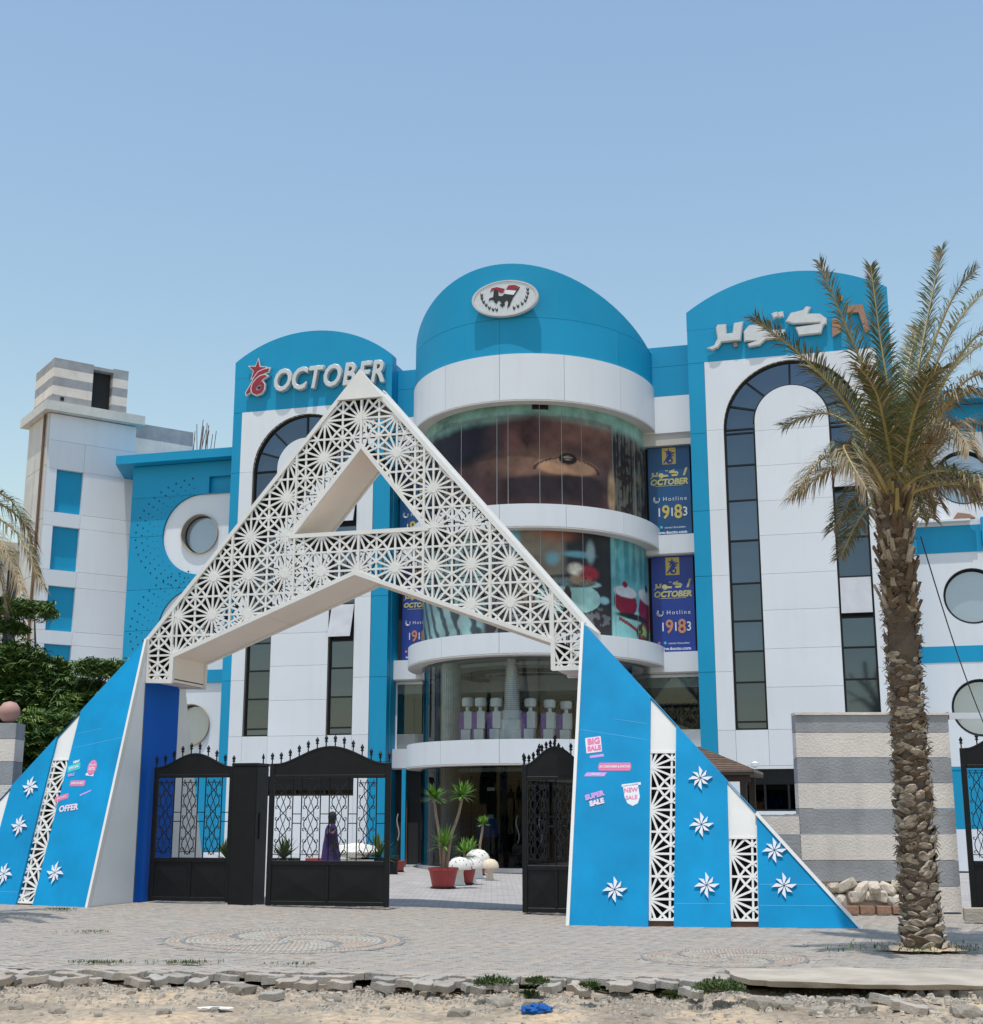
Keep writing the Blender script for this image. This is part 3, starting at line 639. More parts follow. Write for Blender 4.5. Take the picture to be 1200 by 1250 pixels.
# connecting bays beside the drum
for x0, x1 in ((3.6, 5.27), (-4.93, -3.6)):
    r = x0 > 0; dzc = 0 if r else -.02
    yb = .6
    for c0, c1 in ((16.1, 16.8), (15.08, 16.1)): panel(rect(x0, x1, c0, c1, .005), 'blue_clad', yb, yb+.4)
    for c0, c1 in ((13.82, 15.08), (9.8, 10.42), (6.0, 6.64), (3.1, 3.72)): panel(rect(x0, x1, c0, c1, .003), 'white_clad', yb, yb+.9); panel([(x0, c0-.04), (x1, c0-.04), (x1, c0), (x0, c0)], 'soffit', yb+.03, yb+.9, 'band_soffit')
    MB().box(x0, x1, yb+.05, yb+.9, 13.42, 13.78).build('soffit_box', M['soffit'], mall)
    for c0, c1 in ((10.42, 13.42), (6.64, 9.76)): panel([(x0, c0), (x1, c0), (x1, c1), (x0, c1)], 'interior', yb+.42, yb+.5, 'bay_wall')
    for a in (x0, (x0+x1)/2): panel(rect(a, a+(x1-x0)/2, 3.72, 5.96), 'clear_glass', yb+.3, yb+.31, 'glass_pane')
    fr = MB(); fr.box(x1-.06 if r else x0, x1 if r else x0+.06, yb+.28, yb+.34, 3.72, 5.96); fr.box(x0, x1, yb+.28, yb+.34, 5.86, 5.95); fr.build('window_frame', M['grey_side'], mall)
    MB().box(x0, x1, yb+.3, yb+.34, 3.72, 4.22).build('frosted_strip', M['interior_ceiling'], mall)
    MB().box(x0, x1, yb+.42, yb+.5, 0, 3.05).build('bay_recess', M['interior'], mall)
MB().box(-4.93, 5.27, 5.4, 9, 0, 16).build('rear_core', M['white_clad'], mall)

# ---- outer sections with round windows
def dshape(cx, cz, r, xe, n=32):
    if xe > cx: return [(xe, cz-r)]+[(xe, cz+r)]+arc(cx, cz, r, 90, 270, n)
    return [(xe, cz+r), (xe, cz-r)]+arc(cx, cz, r, -90, 90, n)
def round_window(cx, cz, r, y, rm='reveal'):
    w = obj('round_window', MB().prism(arc(cx, cz, r, 0, 359, 40), y+.28, y+.3).mesh('round_window', M['dark_frame']), mall)
    MB().prism([arc(cx, cz, r, 0, 357, 40), arc(cx, cz, r-.045, 0, 357, 40)], y+.2, y+.27).build('frame', M['dark_frame'], w)
    MB().prism([arc(cx, cz, r+.03, 0, 357, 40), arc(cx, cz, r, 0, 357, 40)], y-.005 if rm != 'reveal' else y-.1, y+.27).build('reveal', M[rm], w)
    MB().prism(arc(cx, cz, r-.04, 0, 357, 40), y+.22, y+.24).build('pane', M['pane_round'], w)
YL = .9; ucx = -12.5
holes = []
zc = [11.45, 8.02, 4.66]; Rr = 1.47
outl = [(-15.35, 0), (-10.95, 0), (-10.95, 14.1), (-15.35, 14.1)]
# blue wall in courses, with a D cut out round every window
Rd = Rr+.0
cuts = []
def blue_course(z0, z1, c):
    # outer part left of the D
    pts = [(-15.3, z0)]
    zz0, zz1 = max(z0, c-Rd), min(z1, c+Rd)
    if z0 < c-Rd: pts += [(-10.95, z0), (-10.95, c-Rd), (ucx, c-Rd)]
    a0 = 270 if zz0 == c-Rd else 180+math.degrees(math.asin(min(1, (c-zz0)/Rd)))
    a1 = 90 if zz1 == c+Rd else 180-math.degrees(math.asin(min(1, (zz1-c)/Rd)))
    pts += arc(ucx, c, Rd, a0, a1, 24)
    if z1 > c+Rd: pts += [(-10.95, c+Rd), (-10.95, z1)]
    pts += [(-15.3, z1)]
    q = [pts[0]]
    for p in pts[1:]:
        if math.hypot(p[0]-q[-1][0], p[1]-q[-1][1]) > .002: q.append(p)
    return q
crs = [(3.19, 6.1, 4.66), (6.11, 9.5, 8.02), (9.51, 12.9, 11.45)]
for z0, z1, c in crs:
    zm = c
    for a, b in ((z0, zm), (zm+.012, z1)): panel(blue_course(a, b, c), 'blue_clad', YL, YL+.18)
    dp = [(p[0], p[1]) for p in dshape(ucx, c, Rd-.015, -10.95)]
    panel([dp, arc(ucx, c, .71, 0, 357, 40)], 'white_clad', YL+.08, YL+.2, 'window_surround')
    round_window(ucx, c, .70, YL+.08)
panel(rect(-15.3, -10.95, 0, 3.18, .005), 'blue_clad', YL, YL+.18)
panel([[(-15.3, 12.91), (-10.95, 12.91), (-10.95, 14.1), (-15.3, 14.1)], [(-12.2, 12.93), (-11.0, 12.93), (-11.0, 13.55), (-12.2, 13.55)]], 'blue_clad', YL, YL+.18)
MB().box(-12.3, -10.95, YL+.17, YL+.25, 12.9, 13.6).build('recess_back', M['blue_clad'], mall)
MB().box(-15.3, -10.95, YL+.42, 8, 0, 14.1).build('core_wall', M['white_clad'], mall)
MB().box(-15.3, -15.25, YL+.18, YL+.42, 0, 14.1).build('wall_end', M['blue_clad'], mall)
# eave
ev = MB(); ev.add([(-15.75, YL-.5, 14.12), (-10.9, YL-.5, 14.12), (-10.9, 6, 14.12), (-17.4, 4.4, 14.12), (-15.75, YL-.5, 14.44), (-10.9, YL-.5, 14.44), (-10.9, 6, 14.44), (-17.4, 4.4, 14.44)],
       [(0, 3, 2, 1), (4, 5, 6, 7), (0, 1, 5, 4), (1, 2, 6, 5), (2, 3, 7, 6), (3, 0, 4, 7)]); ev.build('eave', M['blue_clad'], mall)
# side return with narrow windows
MB().add([(-15.3, YL+.18, 0), (-16.4, 4.4, 0), (-16.4, 4.4, 14.1), (-15.3, YL+.18, 14.1)], [(0, 1, 2, 3), (3, 2, 1, 0)][:1]).build('return_wall', M['white_clad'], mall)
# perforations in the blue wall
pf_ = MB()
def dot(x, z, r, y): pf_.prism([(x+r*math.cos(a), z+r*math.sin(a)) for a in (0, .9, 1.8, 2.7, 3.6, 4.5, 5.4)], y-.003, y+.002)
for c in zc:
    for q, (rr, dr_) in enumerate(((2.55, .052), (2.3, .046), (2.08, .034), (1.86, .026), (1.7, .02))):
        nn = int(rr*9)
        for k in range(nn):
            a = R(98+(172)*(k+.5*(q % 2))/nn); x = ucx+rr*math.cos(a); z = c+.05+rr*math.sin(a)*.80
            if x < -11.9 and z > c-1.95 and 3.3 < z < 13.7 and math.hypot(x-ucx, z-c) > Rr+.07 and x > -15.2 and (abs(z-(c)) > .04): dot(x, z, dr_*.72, YL)
tag(pf_.build('perforation', M['hole_blue'], mall), kind='stuff')
# right outer section: white wall, round windows, blue bands
YR = .9
for k, c in enumerate((11.78, 8.08, 4.72, 1.3)):
    cx = 13.52; lo, hi = c-1.72, c+1.5
    if k == 3: lo, hi = 0, 2.9
    if k == 0: hi = 13.2
    x0, x1 = 11.62, 15.9
    if k < 3: panel([[(x0, lo), (x1, lo), (x1, hi), (x0, hi)], arc(cx, c, .83, 0, 357, 40)], 'white_clad', YR, YR+.2, 'window_surround'); round_window(cx, c, .82, YR, 'dark_frame')
    else: (panel(rect(x0, x1, lo, 1.2), 'white_clad', YR, YR+.2), panel(rect(x0, x1, 1.2, 2.9), 'blue_clad', YR, YR+.2))
for z0, z1 in ((9.6-.17, 10.28), (6.08, 6.58), (2.9, 3.0), (13.2, 14.1)): panel(rect(11.62, 13.9 if z1 < 13 else 15.9, z0, z1, .004), 'blue_clad', YR-.012, YR+.2)
for z0, z1 in ((9.43, 10.45), (6.0, 6.62)):
    o = panel(rect(13.9, 15.9, z0, z1, .004), 'blue_clad', YR-.28, YR+.2, 'projecting_panel')
    for x in (14.1, 14.35, 14.6): 
        for z in (z0+.3, z0+.6): pf = MB().prism([(x+.03*math.cos(a), z+.03*math.sin(a)) for a in (0, 1, 2, 3, 4, 5)], YR-.284, YR-.28); pf.build('hole', M['joint'], o)
MB().box(11.62, 15.9, YR+.32, 8, 0, 14.1).build('core_wall', M['white_clad'], mall)
MB().box(11.62, 16.5, YR-.6, 4, 14.12, 14.44).build('eave', M['blue_clad'], mall)
lg = MB().box(12.0, 13.6, YR-.3, YR, 10.36, 10.42).build('ledge', M['white_clad'], mall)
MB().prism([(13.1, 10.42), (13.75, 10.43), (13.6, 10.55), (13.25, 10.62)], YR-.3, YR-.1).build('broken_block', M['brick_red'], lg)
# inner sides of the wings where they step forward of the bays: blue returns, and roof slab behind
MB().box(-4.95, -4.92, .33, 1.5, 0, 16.8).build('wing_return', M['blue_clad'], mall); MB().box(5.26, 5.29, .33, 1.5, 0, 16.8).build('wing_return', M['blue_clad'], mall)
# planter kerb along the foot of the left wing
MB().box(-10.5, -5.2, -1.6, -1.4, 0, .45).build('planter_kerb', M['white_clad'], mall)

# ================================================================== SIGNS ON THE BUILDING
def on_wall(u, z, y=0): return Matrix.Rotation(-YAW, 4, 'Z') @ Vector((u, y, z))+Vector(O0)
s6 = thing('star_logo_sign', 'red star merging into a figure 6 with white outline, left of the OCTOBER letters', 'sign', on_wall(-9.95, 16.75, 0), -YAW)
def px2(lst, ox, oy, s, k, zk=None):                    # traced outline to local metres
    return [((x-ox)/s*k, -(y-oy)/s*(zk or k)) for x, y in lst]
star = [(155,362),(178,425),(243,432),(200,470),(215,500),(170,480),(95,600),(58,612),(100,500),(110,480),(50,440),(128,425)]
sp = px2(star, 145, 495, 6, .0262, .0285)
def grow(poly, d):
    n = len(poly); A = sum(poly[i][0]*poly[(i+1) % n][1]-poly[(i+1) % n][0]*poly[i][1] for i in range(n)); out = []
    for i in range(n):
        p0, p1, p2 = Vector(poly[i-1]), Vector(poly[i]), Vector(poly[(i+1) % n]); a = (p1-p0).normalized(); b = (p2-p1).normalized()
        na, nb = Vector((a.y, -a.x)), Vector((b.y, -b.x)); m = (na+nb); m = m.normalized()*min(2.0, 1/max(.3, m.length/2)) if m.length > 1e-4 else na
        out.append(tuple(p1+m*d*(1 if A > 0 else -1)))
    return out
K = dict(ox=145, oy=495, s=6, k=.0262, zk=.0285)
st5 = [(138+(76 if i % 2 == 0 else 29)*math.sin(i*PI/5+.06), 430-(80 if i % 2 == 0 else 30)*math.cos(i*PI/5+.12)) for i in range(10)]
sw = [(246,428),(238,452),(205,462),(160,500),(112,560),(78,606),(55,618),(50,604),(84,552),(118,488),(150,450),(196,434)]
six_o = [(212,478),(232,488),(196,508),(176,528),(196,530),(212,552),(210,588),(186,618),(146,628),(112,612),(100,580),(110,540),(140,506),(172,486)]
six_i = [(160,556),(182,552),(188,572),(176,592),(152,596),(140,582),(146,564)]
for nm, q, y0 in (('star', st5, -.21), ('swoosh', sw, -.27)):
    q = px2(q, **K); MB().prism(q, y0, y0+.1).build(nm, M['sign_red'], s6); MB().prism(grow(q, .04), y0+.03, -.1-(.002 if nm == 'star' else 0)).build(nm+'_outline', M['sign_metal'], s6)
MB().prism([px2(six_o, **K), px2(six_i, **K)], -.33, -.2).build('figure_six', M['sign_red'], s6)
MB().prism([grow(px2(six_o, **K), .045), grow(px2(six_i, **K), -.02)], -.295, -.104).build('figure_outline', M['sign_metal'], s6)
for q_ in s6.children: q_.scale = (1, .62, 1)
sg = thing('october_sign', 'raised silver letters OCTOBER on the blue head of the left wing', 'sign', on_wall(-7.25, 16.53, 0), -YAW)
lx = [-9.0, -8.36, -7.78, -7.12, -6.48, -5.93, -5.42]
for ch, x in zip('OCTOBER', lx):
    o = text('letter', ch, 1.1, sg, (x+7.25, -.15, (x+7.25)*.0), M['sign_metal'], .06, .76, shear=.2, offset=.016, bev=.02); o['label'] = 'silver letter '+ch
    q = text('letter_back_tray', ch, 1.1, sg, (x+7.25, -.075, 0), M['sign_edge'], .04, .76, shear=.2, offset=.035)  # wider edge-coloured tray backing each letter
asg = thing('arabic_sign', 'raised Arabic sign with silver letters and two bare brick coloured characters on the right wing', 'sign', on_wall(8.45, 16.7, 0), -YAW)
def apx(l, s=4.615): return [tuple((sx_, sz_)) for sx_, sz_ in [wall_uv(860+x/s, 320+y/s) for x, y in l]]
def wall_uv(px, py):
    c, s = math.cos(PITCH), math.sin(PITCH); d = Vector((px-600, 1640*c-(625-py)*s, 1640*s+(625-py)*c)); o = Vector(O0); C0 = Vector((0, 0, CH))
    t = (o-C0).dot(NF)/d.dot(NF); p = C0+d*t; U = Vector((math.cos(YAW), -math.sin(YAW), 0)); return ((p-o).dot(U)-8.45, p.z-16.7)
AR = dict(reh_beh=[(25,492),(60,480),(80,440),(72,380),(78,365),(120,362),(122,415),(165,410),(172,355),(215,347),(203,445),(98,455),(78,485),(45,500)],
 waw_teh=[(230,450),(228,400),(255,368),(320,360),(345,395),(450,392),(448,430),(345,440),(312,472),(255,482),(250,470),(300,450)],
 kaf=[(465,340),(490,298),(560,282),(575,262),(594,265),(580,302),(650,303),(684,328),(684,352),(668,362),(655,405),(535,418),(520,378),(655,358),(655,345),(545,350),(500,352)],
 dot_left=[(385,300),(405,292),(412,312),(392,322)], dot_right=[(418,294),(440,290),(444,312),(424,316)])
for nm, l in AR.items():
    q = apx(l); MB().prism(q, -.26, -.12).build('letter', M['sign_metal'], asg)
    MB().prism(grow(q, .03), -.2, -.08).build('letter_tray', M['sign_edge'], asg)
for l in ([(718,328),(740,322),(768,350),(768,400),(722,428)], [(803,252),(890,245),(932,385),(905,405),(868,290),(803,292)], [(745,200),(765,190),(785,205),(775,225),(750,225)], [(165,462),(185,458),(188,480),(168,484)]):
    MB().prism(apx(l), -.2, -.06).build('bare_letter', M['brick_red'], asg)['label'] = 'brick coloured character that has lost its silver face'
for q_ in asg.children: q_.scale = (1, .65, 1)
# round emblem on the drum
ex, ey = dr(3, .0)
em = thing('horseman_emblem', 'round white emblem with horse, red white black flag and laurel on the drum', 'emblem', on_wall(ex, 17.15, ey-.11), -YAW-R(-2))
o = MB().prism(arc(0, 0, .96, 0, 354, 60), -.02, .1, ).build('disc', M['sign_metal'], em); o.scale = (1.05, 1, .585)
o = MB().prism([arc(0, 0, 1.0, 0, 354, 60), arc(0, 0, .93, 0, 354, 60)], -.04, .12).build('rim', M['sign_edge'], em); o.scale = (1.05, 1, .585)
def epx(l): return [((x-568)/430*.95, -((y-345)/235*.6)-(x-568)/430*.12) for x, y in l]
MB().prism(epx([(585,235),(620,180),(700,170),(760,185),(730,240),(640,235)]), -.034, -.02).build('flag_red_stripe', M['sign_red'], em)
MB().prism(epx([(355,275),(375,225),(450,205),(565,225),(545,275),(500,280),(430,230)]), -.034, -.02).build('red_cloak', M['sign_red'], em)
MB().prism(epx([(580,240),(730,245),(700,300),(570,290)]), -.033, -.02).build('flag_white_stripe', M['white_print'], em)
MB().prism(epx([(770,190),(783,200),(690,330),(676,322)]), -.036, -.02).build('flag_pole', M['black_print'], em)
MB().prism(epx([(335,390),(345,355),(400,335),(410,250),(430,235),(470,250),(480,320),(530,320),(560,290),(690,300),(680,350),(650,400),(640,440),(600,470),(615,400),(600,365),(560,400),(570,430),(530,465),(490,430),(520,420),(500,385),(470,380),(450,420),(420,405),(410,380),(370,370)]), -.036, -.02).build('horse', M['black_print'], em)
lf = MB()
for side, pts in (((1), [(235, 320), (238, 360), (262, 405), (300, 445), (345, 480), (400, 500), (450, 500)]), ((-1), [(895, 225), (895, 275), (880, 325), (860, 370), (815, 410), (755, 445), (700, 470)])):
    for (x, y) in pts:
        for dx_, dy_ in ((-14, -14), (12, -10)): lf.prism(epx([(x-6+dx_*.2, y+18), (x+dx_-8, y+dy_), (x+dx_, y+dy_-16), (x+dx_+8, y+dy_), (x+8, y+18)]), -.034, -.02)
lf.build('laurel_leaves', M['black_print'], em)

# ---- hotline banners behind the bay glass
def banner(u0, u1, z0, z1, label, bright, y=.84):
    w, h = u1-u0, z1-z0; b = thing('banner', label, 'banner', on_wall(u0, z0, y), -YAW, 'hotline banners in the bays beside the drum')
    MB().box(.03, w-.0, 0, .02, 0, h).build('banner_sheet', M['banner_blue' if bright else 'banner_blue_dark'], b)
    gm = M['gold_print']; wm = M['white_print']; om = M['orange_print'] if bright else M['yellow_print']
    s = w/1.24
    MB().box(w*.36, w*.68, -.006, -.002, h*.80, h*.985).build('logo_square', M['yellow_print'], b)
    for q in (st5, sw): MB().prism([(x*.40*s+w*.52, z*.36*s+h*.89) for x, z in px2(q, **K)], -.012, -.008).build('logo_star', M['banner_blue'], b)
    MB().prism([[(x*.40*s+w*.52, z*.36*s+h*.89) for x, z in px2(q, **K)] for q in (six_o, six_i)], -.016, -.0121).build('logo_six', M['banner_blue'], b)
    for nm, l in list(AR.items()):
        q = [((x-28)/760*w*.78+w*.06, h*.70-(y-400+x*.10)/760*w*.85) for x, y in l]; MB().prism(q, -.008, -.004).build('arabic_word', gm, b)
    MB().prism([(w*.83, h*.665), (w*.88, h*.665), (w*.95, h*.755), (w*.90, h*.755)], -.008, -.004).build('arabic_word', gm, b)
    text('word', 'OCTOBER', .235*s, b, (w*.5, -.008, h*.60), gm, .002, 1.0, shear=.2, offset=.012)
    MB().box(w*.18, w*.82, -.006, -.003, h*.557, h*.562).build('thin_line', gm, b)
    text('word', 'Hotline', .17*s, b, (w*.63, -.008, h*.41), wm, .001, 1.0, space=1.35)
    ph = MB(); ph.tube([(w*.2+.09*s*math.cos(a), -.006, h*.41+.1*s*math.sin(a)) for a in [R(150+i*24) for i in range(11)]], .012, 5); ph.build('phone_ring', wm, b)
    ph = MB(); ph.tube([(w*.15, -.01, h*.435), (w*.155, -.01, h*.41), (w*.18, -.01, h*.39), (w*.225, -.01, h*.38)], [.035, .018, .018, .035], 6); ph.build('phone_handset', wm, b)
    for ch, x, sz, m in (('1', .2, .36, wm), ('9', .37, .56, om), ('1', .53, .36, wm), ('8', .69, .58, om), ('3', .87, .38, wm)):
        text('digit', ch, sz*s*.98, b, (w*(.08+x*.9), -.008, h*.26+(0)), m, .002, .85, offset=.012 if sz > .5 else .004)
    text('web_address', 'center.6october' , .085*s, b, (w*.62, -.006, h*.095), wm, .001, 1.1)
    text('web_address', 'www.6octo.com', .125*s, b, (w*.52, -.006, h*.04), wm, .001, 1.1, offset=.003)
    MB().prism(arc(w*.16, h*.1, .045*s, 0, 350, 12), -.006, -.003).build('social_icon', M['pink_print'], b); MB().prism(arc(w*.3, h*.1, .04*s, 0, 350, 12), -.006, -.003).build('social_icon', M['teal_print'], b)
banner(3.72, 5.12, 10.42, 13.42, 'dim blue hotline banner in the upper bay right of the drum', False)
banner(3.74, 5.12, 6.64, 9.76, 'bright blue hotline banner in the lower bay right of the drum', True)
banner(-4.9, -3.66, 10.42, 13.42, 'dim blue hotline banner in the upper bay left of the drum', False)
banner(-4.75, -3.6, 6.64, 9.76, 'bright blue hotline banner in the lower bay left of the drum', True)

# ---- showroom display stands on the first floor of the drum
wherep = ['leftmost of the six stands', 'second stand from the left', 'third stand, just left of the ribbed tower', 'first stand right of the ribbed tower', 'fifth stand with a purple figure print', 'rightmost stand before the arch foot']
def stand(u, y, label):
    b = thing('display_stand', 'white and purple perfume bottle shaped stand, '+label, 'stand', on_wall(u, 3.73, y), -YAW, 'bottle shaped stands behind the drum glass')
    MB().box(-.17, .17, -.15, .15, 0, .44).build('base_box', M['box_white'], b); MB().box(-.2, .14, -.12, .18, .44, .46).build('shelf', M['box_purple'], b)
    MB().box(-.06, .22, -.16, .12, .46, 1.08).build('body_box', M['box_white'], b); MB().box(-.27, -.07, -.1, .14, .1, 1.05).build('side_print', M['box_purple'], b)
    MB().lathe([(.09, 0), (.07, .06), (.07, .18)], 12, (.03, 0, 1.08)).build('neck', M['box_white'], b)
    MB().lathe([(.12, 0), (.2, .03), (.21, .28), (.16, .33), (0.01, .34)], 16, (.03, 0, 1.25)).build('cap', M['box_white'], b)
    return b
for k, px in enumerate((553, 573, 596, 645, 672, 695)):
    phi = math.degrees(math.asin(max(-1, min(1, (px-650)/150))))+13.6; x, y = dr(phi, -.95); stand(x, y, wherep[k]).scale = (.85, .85, .84-.02*k)
tw = thing('ribbed_tower', 'tall pale ribbed tapering tower model in the middle of the drum showroom', 'display', on_wall(dr(-1, -1.2)[0]+.1, 3.73, dr(0, -1.2)[1]), -YAW)
MB().lathe([(.42, 0), (.42, .3), (.38, .32), (.38, .62), (.3, .64), (.3, .9)], 18).build('stepped_base', M['box_white'], tw)
MB().lathe([(.24, .9), (.2, 1.4), (.16, 2.0), (.13, 2.46)], 16).build('shaft', M['interior_ceiling'], tw)
rb = MB()
for k in range(26): z = .95+k*.058; rb.lathe([(.262-.05*k/26*1.9, 0), (.262-.05*k/26*1.9, .02)], 16, (0, 0, z))
rb.build('ring', M['box_white'], tw)
for k, (px, sx_, m) in enumerate(((522, .3, 'box_white'), (620, 0, ''), (611, .12, 'cabinet'), (684, .25, 'tile_grey'))):
    if not m: continue
    phi = math.degrees(math.asin(max(-1, min(1, (px-650)/150))))+13.6; x, y = dr(phi, -1.3)
    b = thing('display_box', ['plain white display box at the left edge of the drum showroom', '', 'small dark red display box beside the ribbed tower', 'grey display box between the two right stands'][k], 'box', on_wall(x, 3.73, y), -YAW)
    MB().box(-sx_/1.6, sx_/1.6, -.15, .15, 0, .75).build('carton', M[m], b); MB().box(-sx_/1.6-.01, sx_/1.6+.01, -.16, .16, .75, .8).build('lid', M['interior_ceiling'], b)
# ================================================================== NEIGHBOURING BUILDINGS
TY = R(35)                                              # the stair tower stands turned the other way
tower = thing('stair_tower', 'white stair tower with blue recessed panels and a striped rooftop box', 'tower', (-16.41, 48.0, 0), TY)
def tpanel(x0, x1, z0, z1, m, y0=0, y1=.05, n='cladding_panel'): return MB().box(x0+.004, x1-.004, y0, y1, z0+.004, z1-.004).build(n, M[m], tower)
zb_ = [3.7, 5.5, 7.63, 9.75, 11.97, 14.12]
MB().box(.01, 3.29, .2, 2.5, 0, 16.2).build('core_wall', M['cream'], tower)
for k, zt in enumerate(zb_):
    zl = zt-1.63 if k > 1 else zt-1.5
    tpanel(0, .38, zl, zt, 'white_clad', 0, .2)
    tpanel(1.37, 3.3, zl, zt, 'white_clad', 0, .2)
    MB().box(.38, 1.37, .17, .19, zl, zt).build('blue_recess', M['blue_clad'], tower)
    znx = (zb_[k+1]-1.63 if k < 5 else 15.2)
    if k == 0: znx = 4.0
    tpanel(0, 1.37, zt, max(znx, zt+.1), 'white_clad', 0, .2); tpanel(1.37, 3.3, zt, max(znx, zt+.1), 'white_clad', 0, .2)
tpanel(0, 3.3, 15.2, 16.22, 'white_clad', 0, .2); tpanel(0, 3.3, 0, 2.2, 'white_clad', 0, .2)
MB().box(-.3, 3.5, -.35, 2.9, 16.25, 16.6).build('roof_slab', M['cream'], tower)
# side wall of the tower, weathered, with a drain pipe
for k in range(8): MB().box(-.05, 0, .02, 2.5, .01+k*2.03, k*2.03+2.02).build('side_panel', M['cream'], tower)
MB().tube([(-.12, .3, 0), (-.12, .3, 16.2)], .05).build('drain_pipe', M['rust'], tower)
bx = obj('rooftop_box', MB().box(.05, 2.8, .3, 2.2, 16.6, 18.2).mesh('rooftop_box', M['interior']), tower)
for k in range(5):
    z0 = 16.6+k*.35; m = M['grey_stripe' if k % 2 == 0 else 'beige_stripe']
    for a, b in ((-.02, 1.48), (2.26, 2.85)): MB().box(a, b, -.02-.0, .3, z0+(.0 if k else 0), z0+.35 if k < 4 else z0+.38).build('painted_stripe', m, bx)
    MB().box(-.03, 0.05, .3, 2.2, z0, z0+.35).build('painted_stripe', m, bx)
MB().box(1.48, 2.26, -.02, .3, 18.2, 18.33).build('lintel', M['grey_stripe'], bx)
MB().box(.3, .42, -.1, -.02, 16.75, 16.87).build('wall_lamp', M['dark_frame'], bx)
un = thing('unfinished_block', 'unfinished striped block with bare reinforcing bars behind the blue section', 'building', (-13.6, 51.5, 0), TY)
MB().box(-1, 1.75, .1, 6, 0, 15.4).build('core_wall', M['beige_stripe'], un); MB().box(1.75, 4, .4, 6, 0, 15.2).build('lower_roof', M['cream'], un)
for k, (a, b, m) in enumerate(((15.4, 16.15, 'beige_stripe'), (16.15, 16.75, 'grey_stripe'))): MB().box(-1, 1.8, -.05, .15, a, b).build('parapet_stripe', M[m], un)
rb = MB()
for k in range(13): x = 1.9+random.uniform(0, 1.1); rb.tube([(x, .6+random.uniform(-.15, .3), 15.1), (x+random.uniform(-.2, .25)*(2 if k < 2 else 1), .6, 16.7+random.uniform(0, .9))], .016, 4)
rb.build('rebar', M['rust'], un)
fl = thing('side_block', 'weathered cream block with slim pilasters behind the left palm', 'building', (-22.8, 55, 0), TY)
MB().box(0, 5, 0, 6, 0, 12.6).build('core_wall', M['cream'], fl)
for k in range(5): MB().box(.3+k*1.0, .55+k*1.0, -.25, .1, 0, 12.5).build('pilaster', M['cream'], fl); MB().box(.6+k, 1.2+k, -.03, 0, 1.0, 11.8).build('window_strip', M['pane_dark'], fl)
MB().box(-.2, 5.2, -.4, 6, 12.6, 12.95).build('roof_slab', M['cream'], fl)

# ================================================================== THE ENTRANCE ARCH
D2 = 23.6; A0 = ((440-600)/1640*D2, D2, 0)
arch = thing('entrance_arch', 'white latticed A shaped entrance arch standing on blue triangular flanks', 'arch', A0, -YAW)
DEP = 1.3
AO = [(-4.2, 4.76), (-.12, 9.57), (4.0, 4.75), (3.96, 4.01), (3.47, 4.01), (3.47, 4.47), (-.14, 5.82), (-3.68, 4.44), (-3.68, 3.98), (-4.17, 4.0)]
AH = [(-.07, 8.17), (-1.41, 6.55), (1.21, 6.55)]
# the pierced star pattern: one cell of unit size, given by its bars
Q = [((0, 0), (.5, 0)), ((0, 0), (.5, .2)), ((0, 0), (.33, .33)), ((.5, 0), (.5, .2)), ((.5, .2), (.33, .33)),
     ((.5, .2), (.5, .5)), ((.33, .33), (.5, .5))]
CELL = set()
for (a, b) in Q:
    for sx in (1, -1):
        for sz in (1, -1):
            for sw in (0, 1):
                P_ = []
                for (x, z) in (a, b):
                    if sw: x, z = z, x
                    P_.append((round(x*sx, 4), round(z*sz, 4)))
                CELL.add(tuple(sorted(P_)))
CELL = sorted(CELL)
def clip(a, b, loops):
    ts = [0, 1]; dx, dz_ = b[0]-a[0], b[1]-a[1]
    for l in loops:
        for i in range(len(l)):
            c, d = l[i], l[(i+1) % len(l)]; ex, ez = d[0]-c[0], d[1]-c[1]; den = dx*ez-dz_*ex
            if abs(den) < 1e-9: continue
            t = ((c[0]-a[0])*ez-(c[1]-a[1])*ex)/den; s = ((c[0]-a[0])*dz_-(c[1]-a[1])*dx)/den
            if 0 < t < 1 and 0 <= s <= 1: ts.append(t)
    ts.sort(); out = []
    for t0, t1 in zip(ts[:-1], ts[1:]):
        if t1-t0 < .01: continue
        m = (a[0]+dx*(t0+t1)/2, a[1]+dz_*(t0+t1)/2)
        if inside(m, loops): out.append(((a[0]+dx*t0, a[1]+dz_*t0), (a[0]+dx*t1, a[1]+dz_*t1)))
    return out
def inside(p, loops):
    c = False
    for l in loops:
        for i in range(len(l)):
            (x1, z1), (x2, z2) = l[i], l[i-1]
            if (z1 > p[1]) != (z2 > p[1]) and p[0] < (x2-x1)*(p[1]-z1)/(z2-z1)+x1: c = not c
    return c
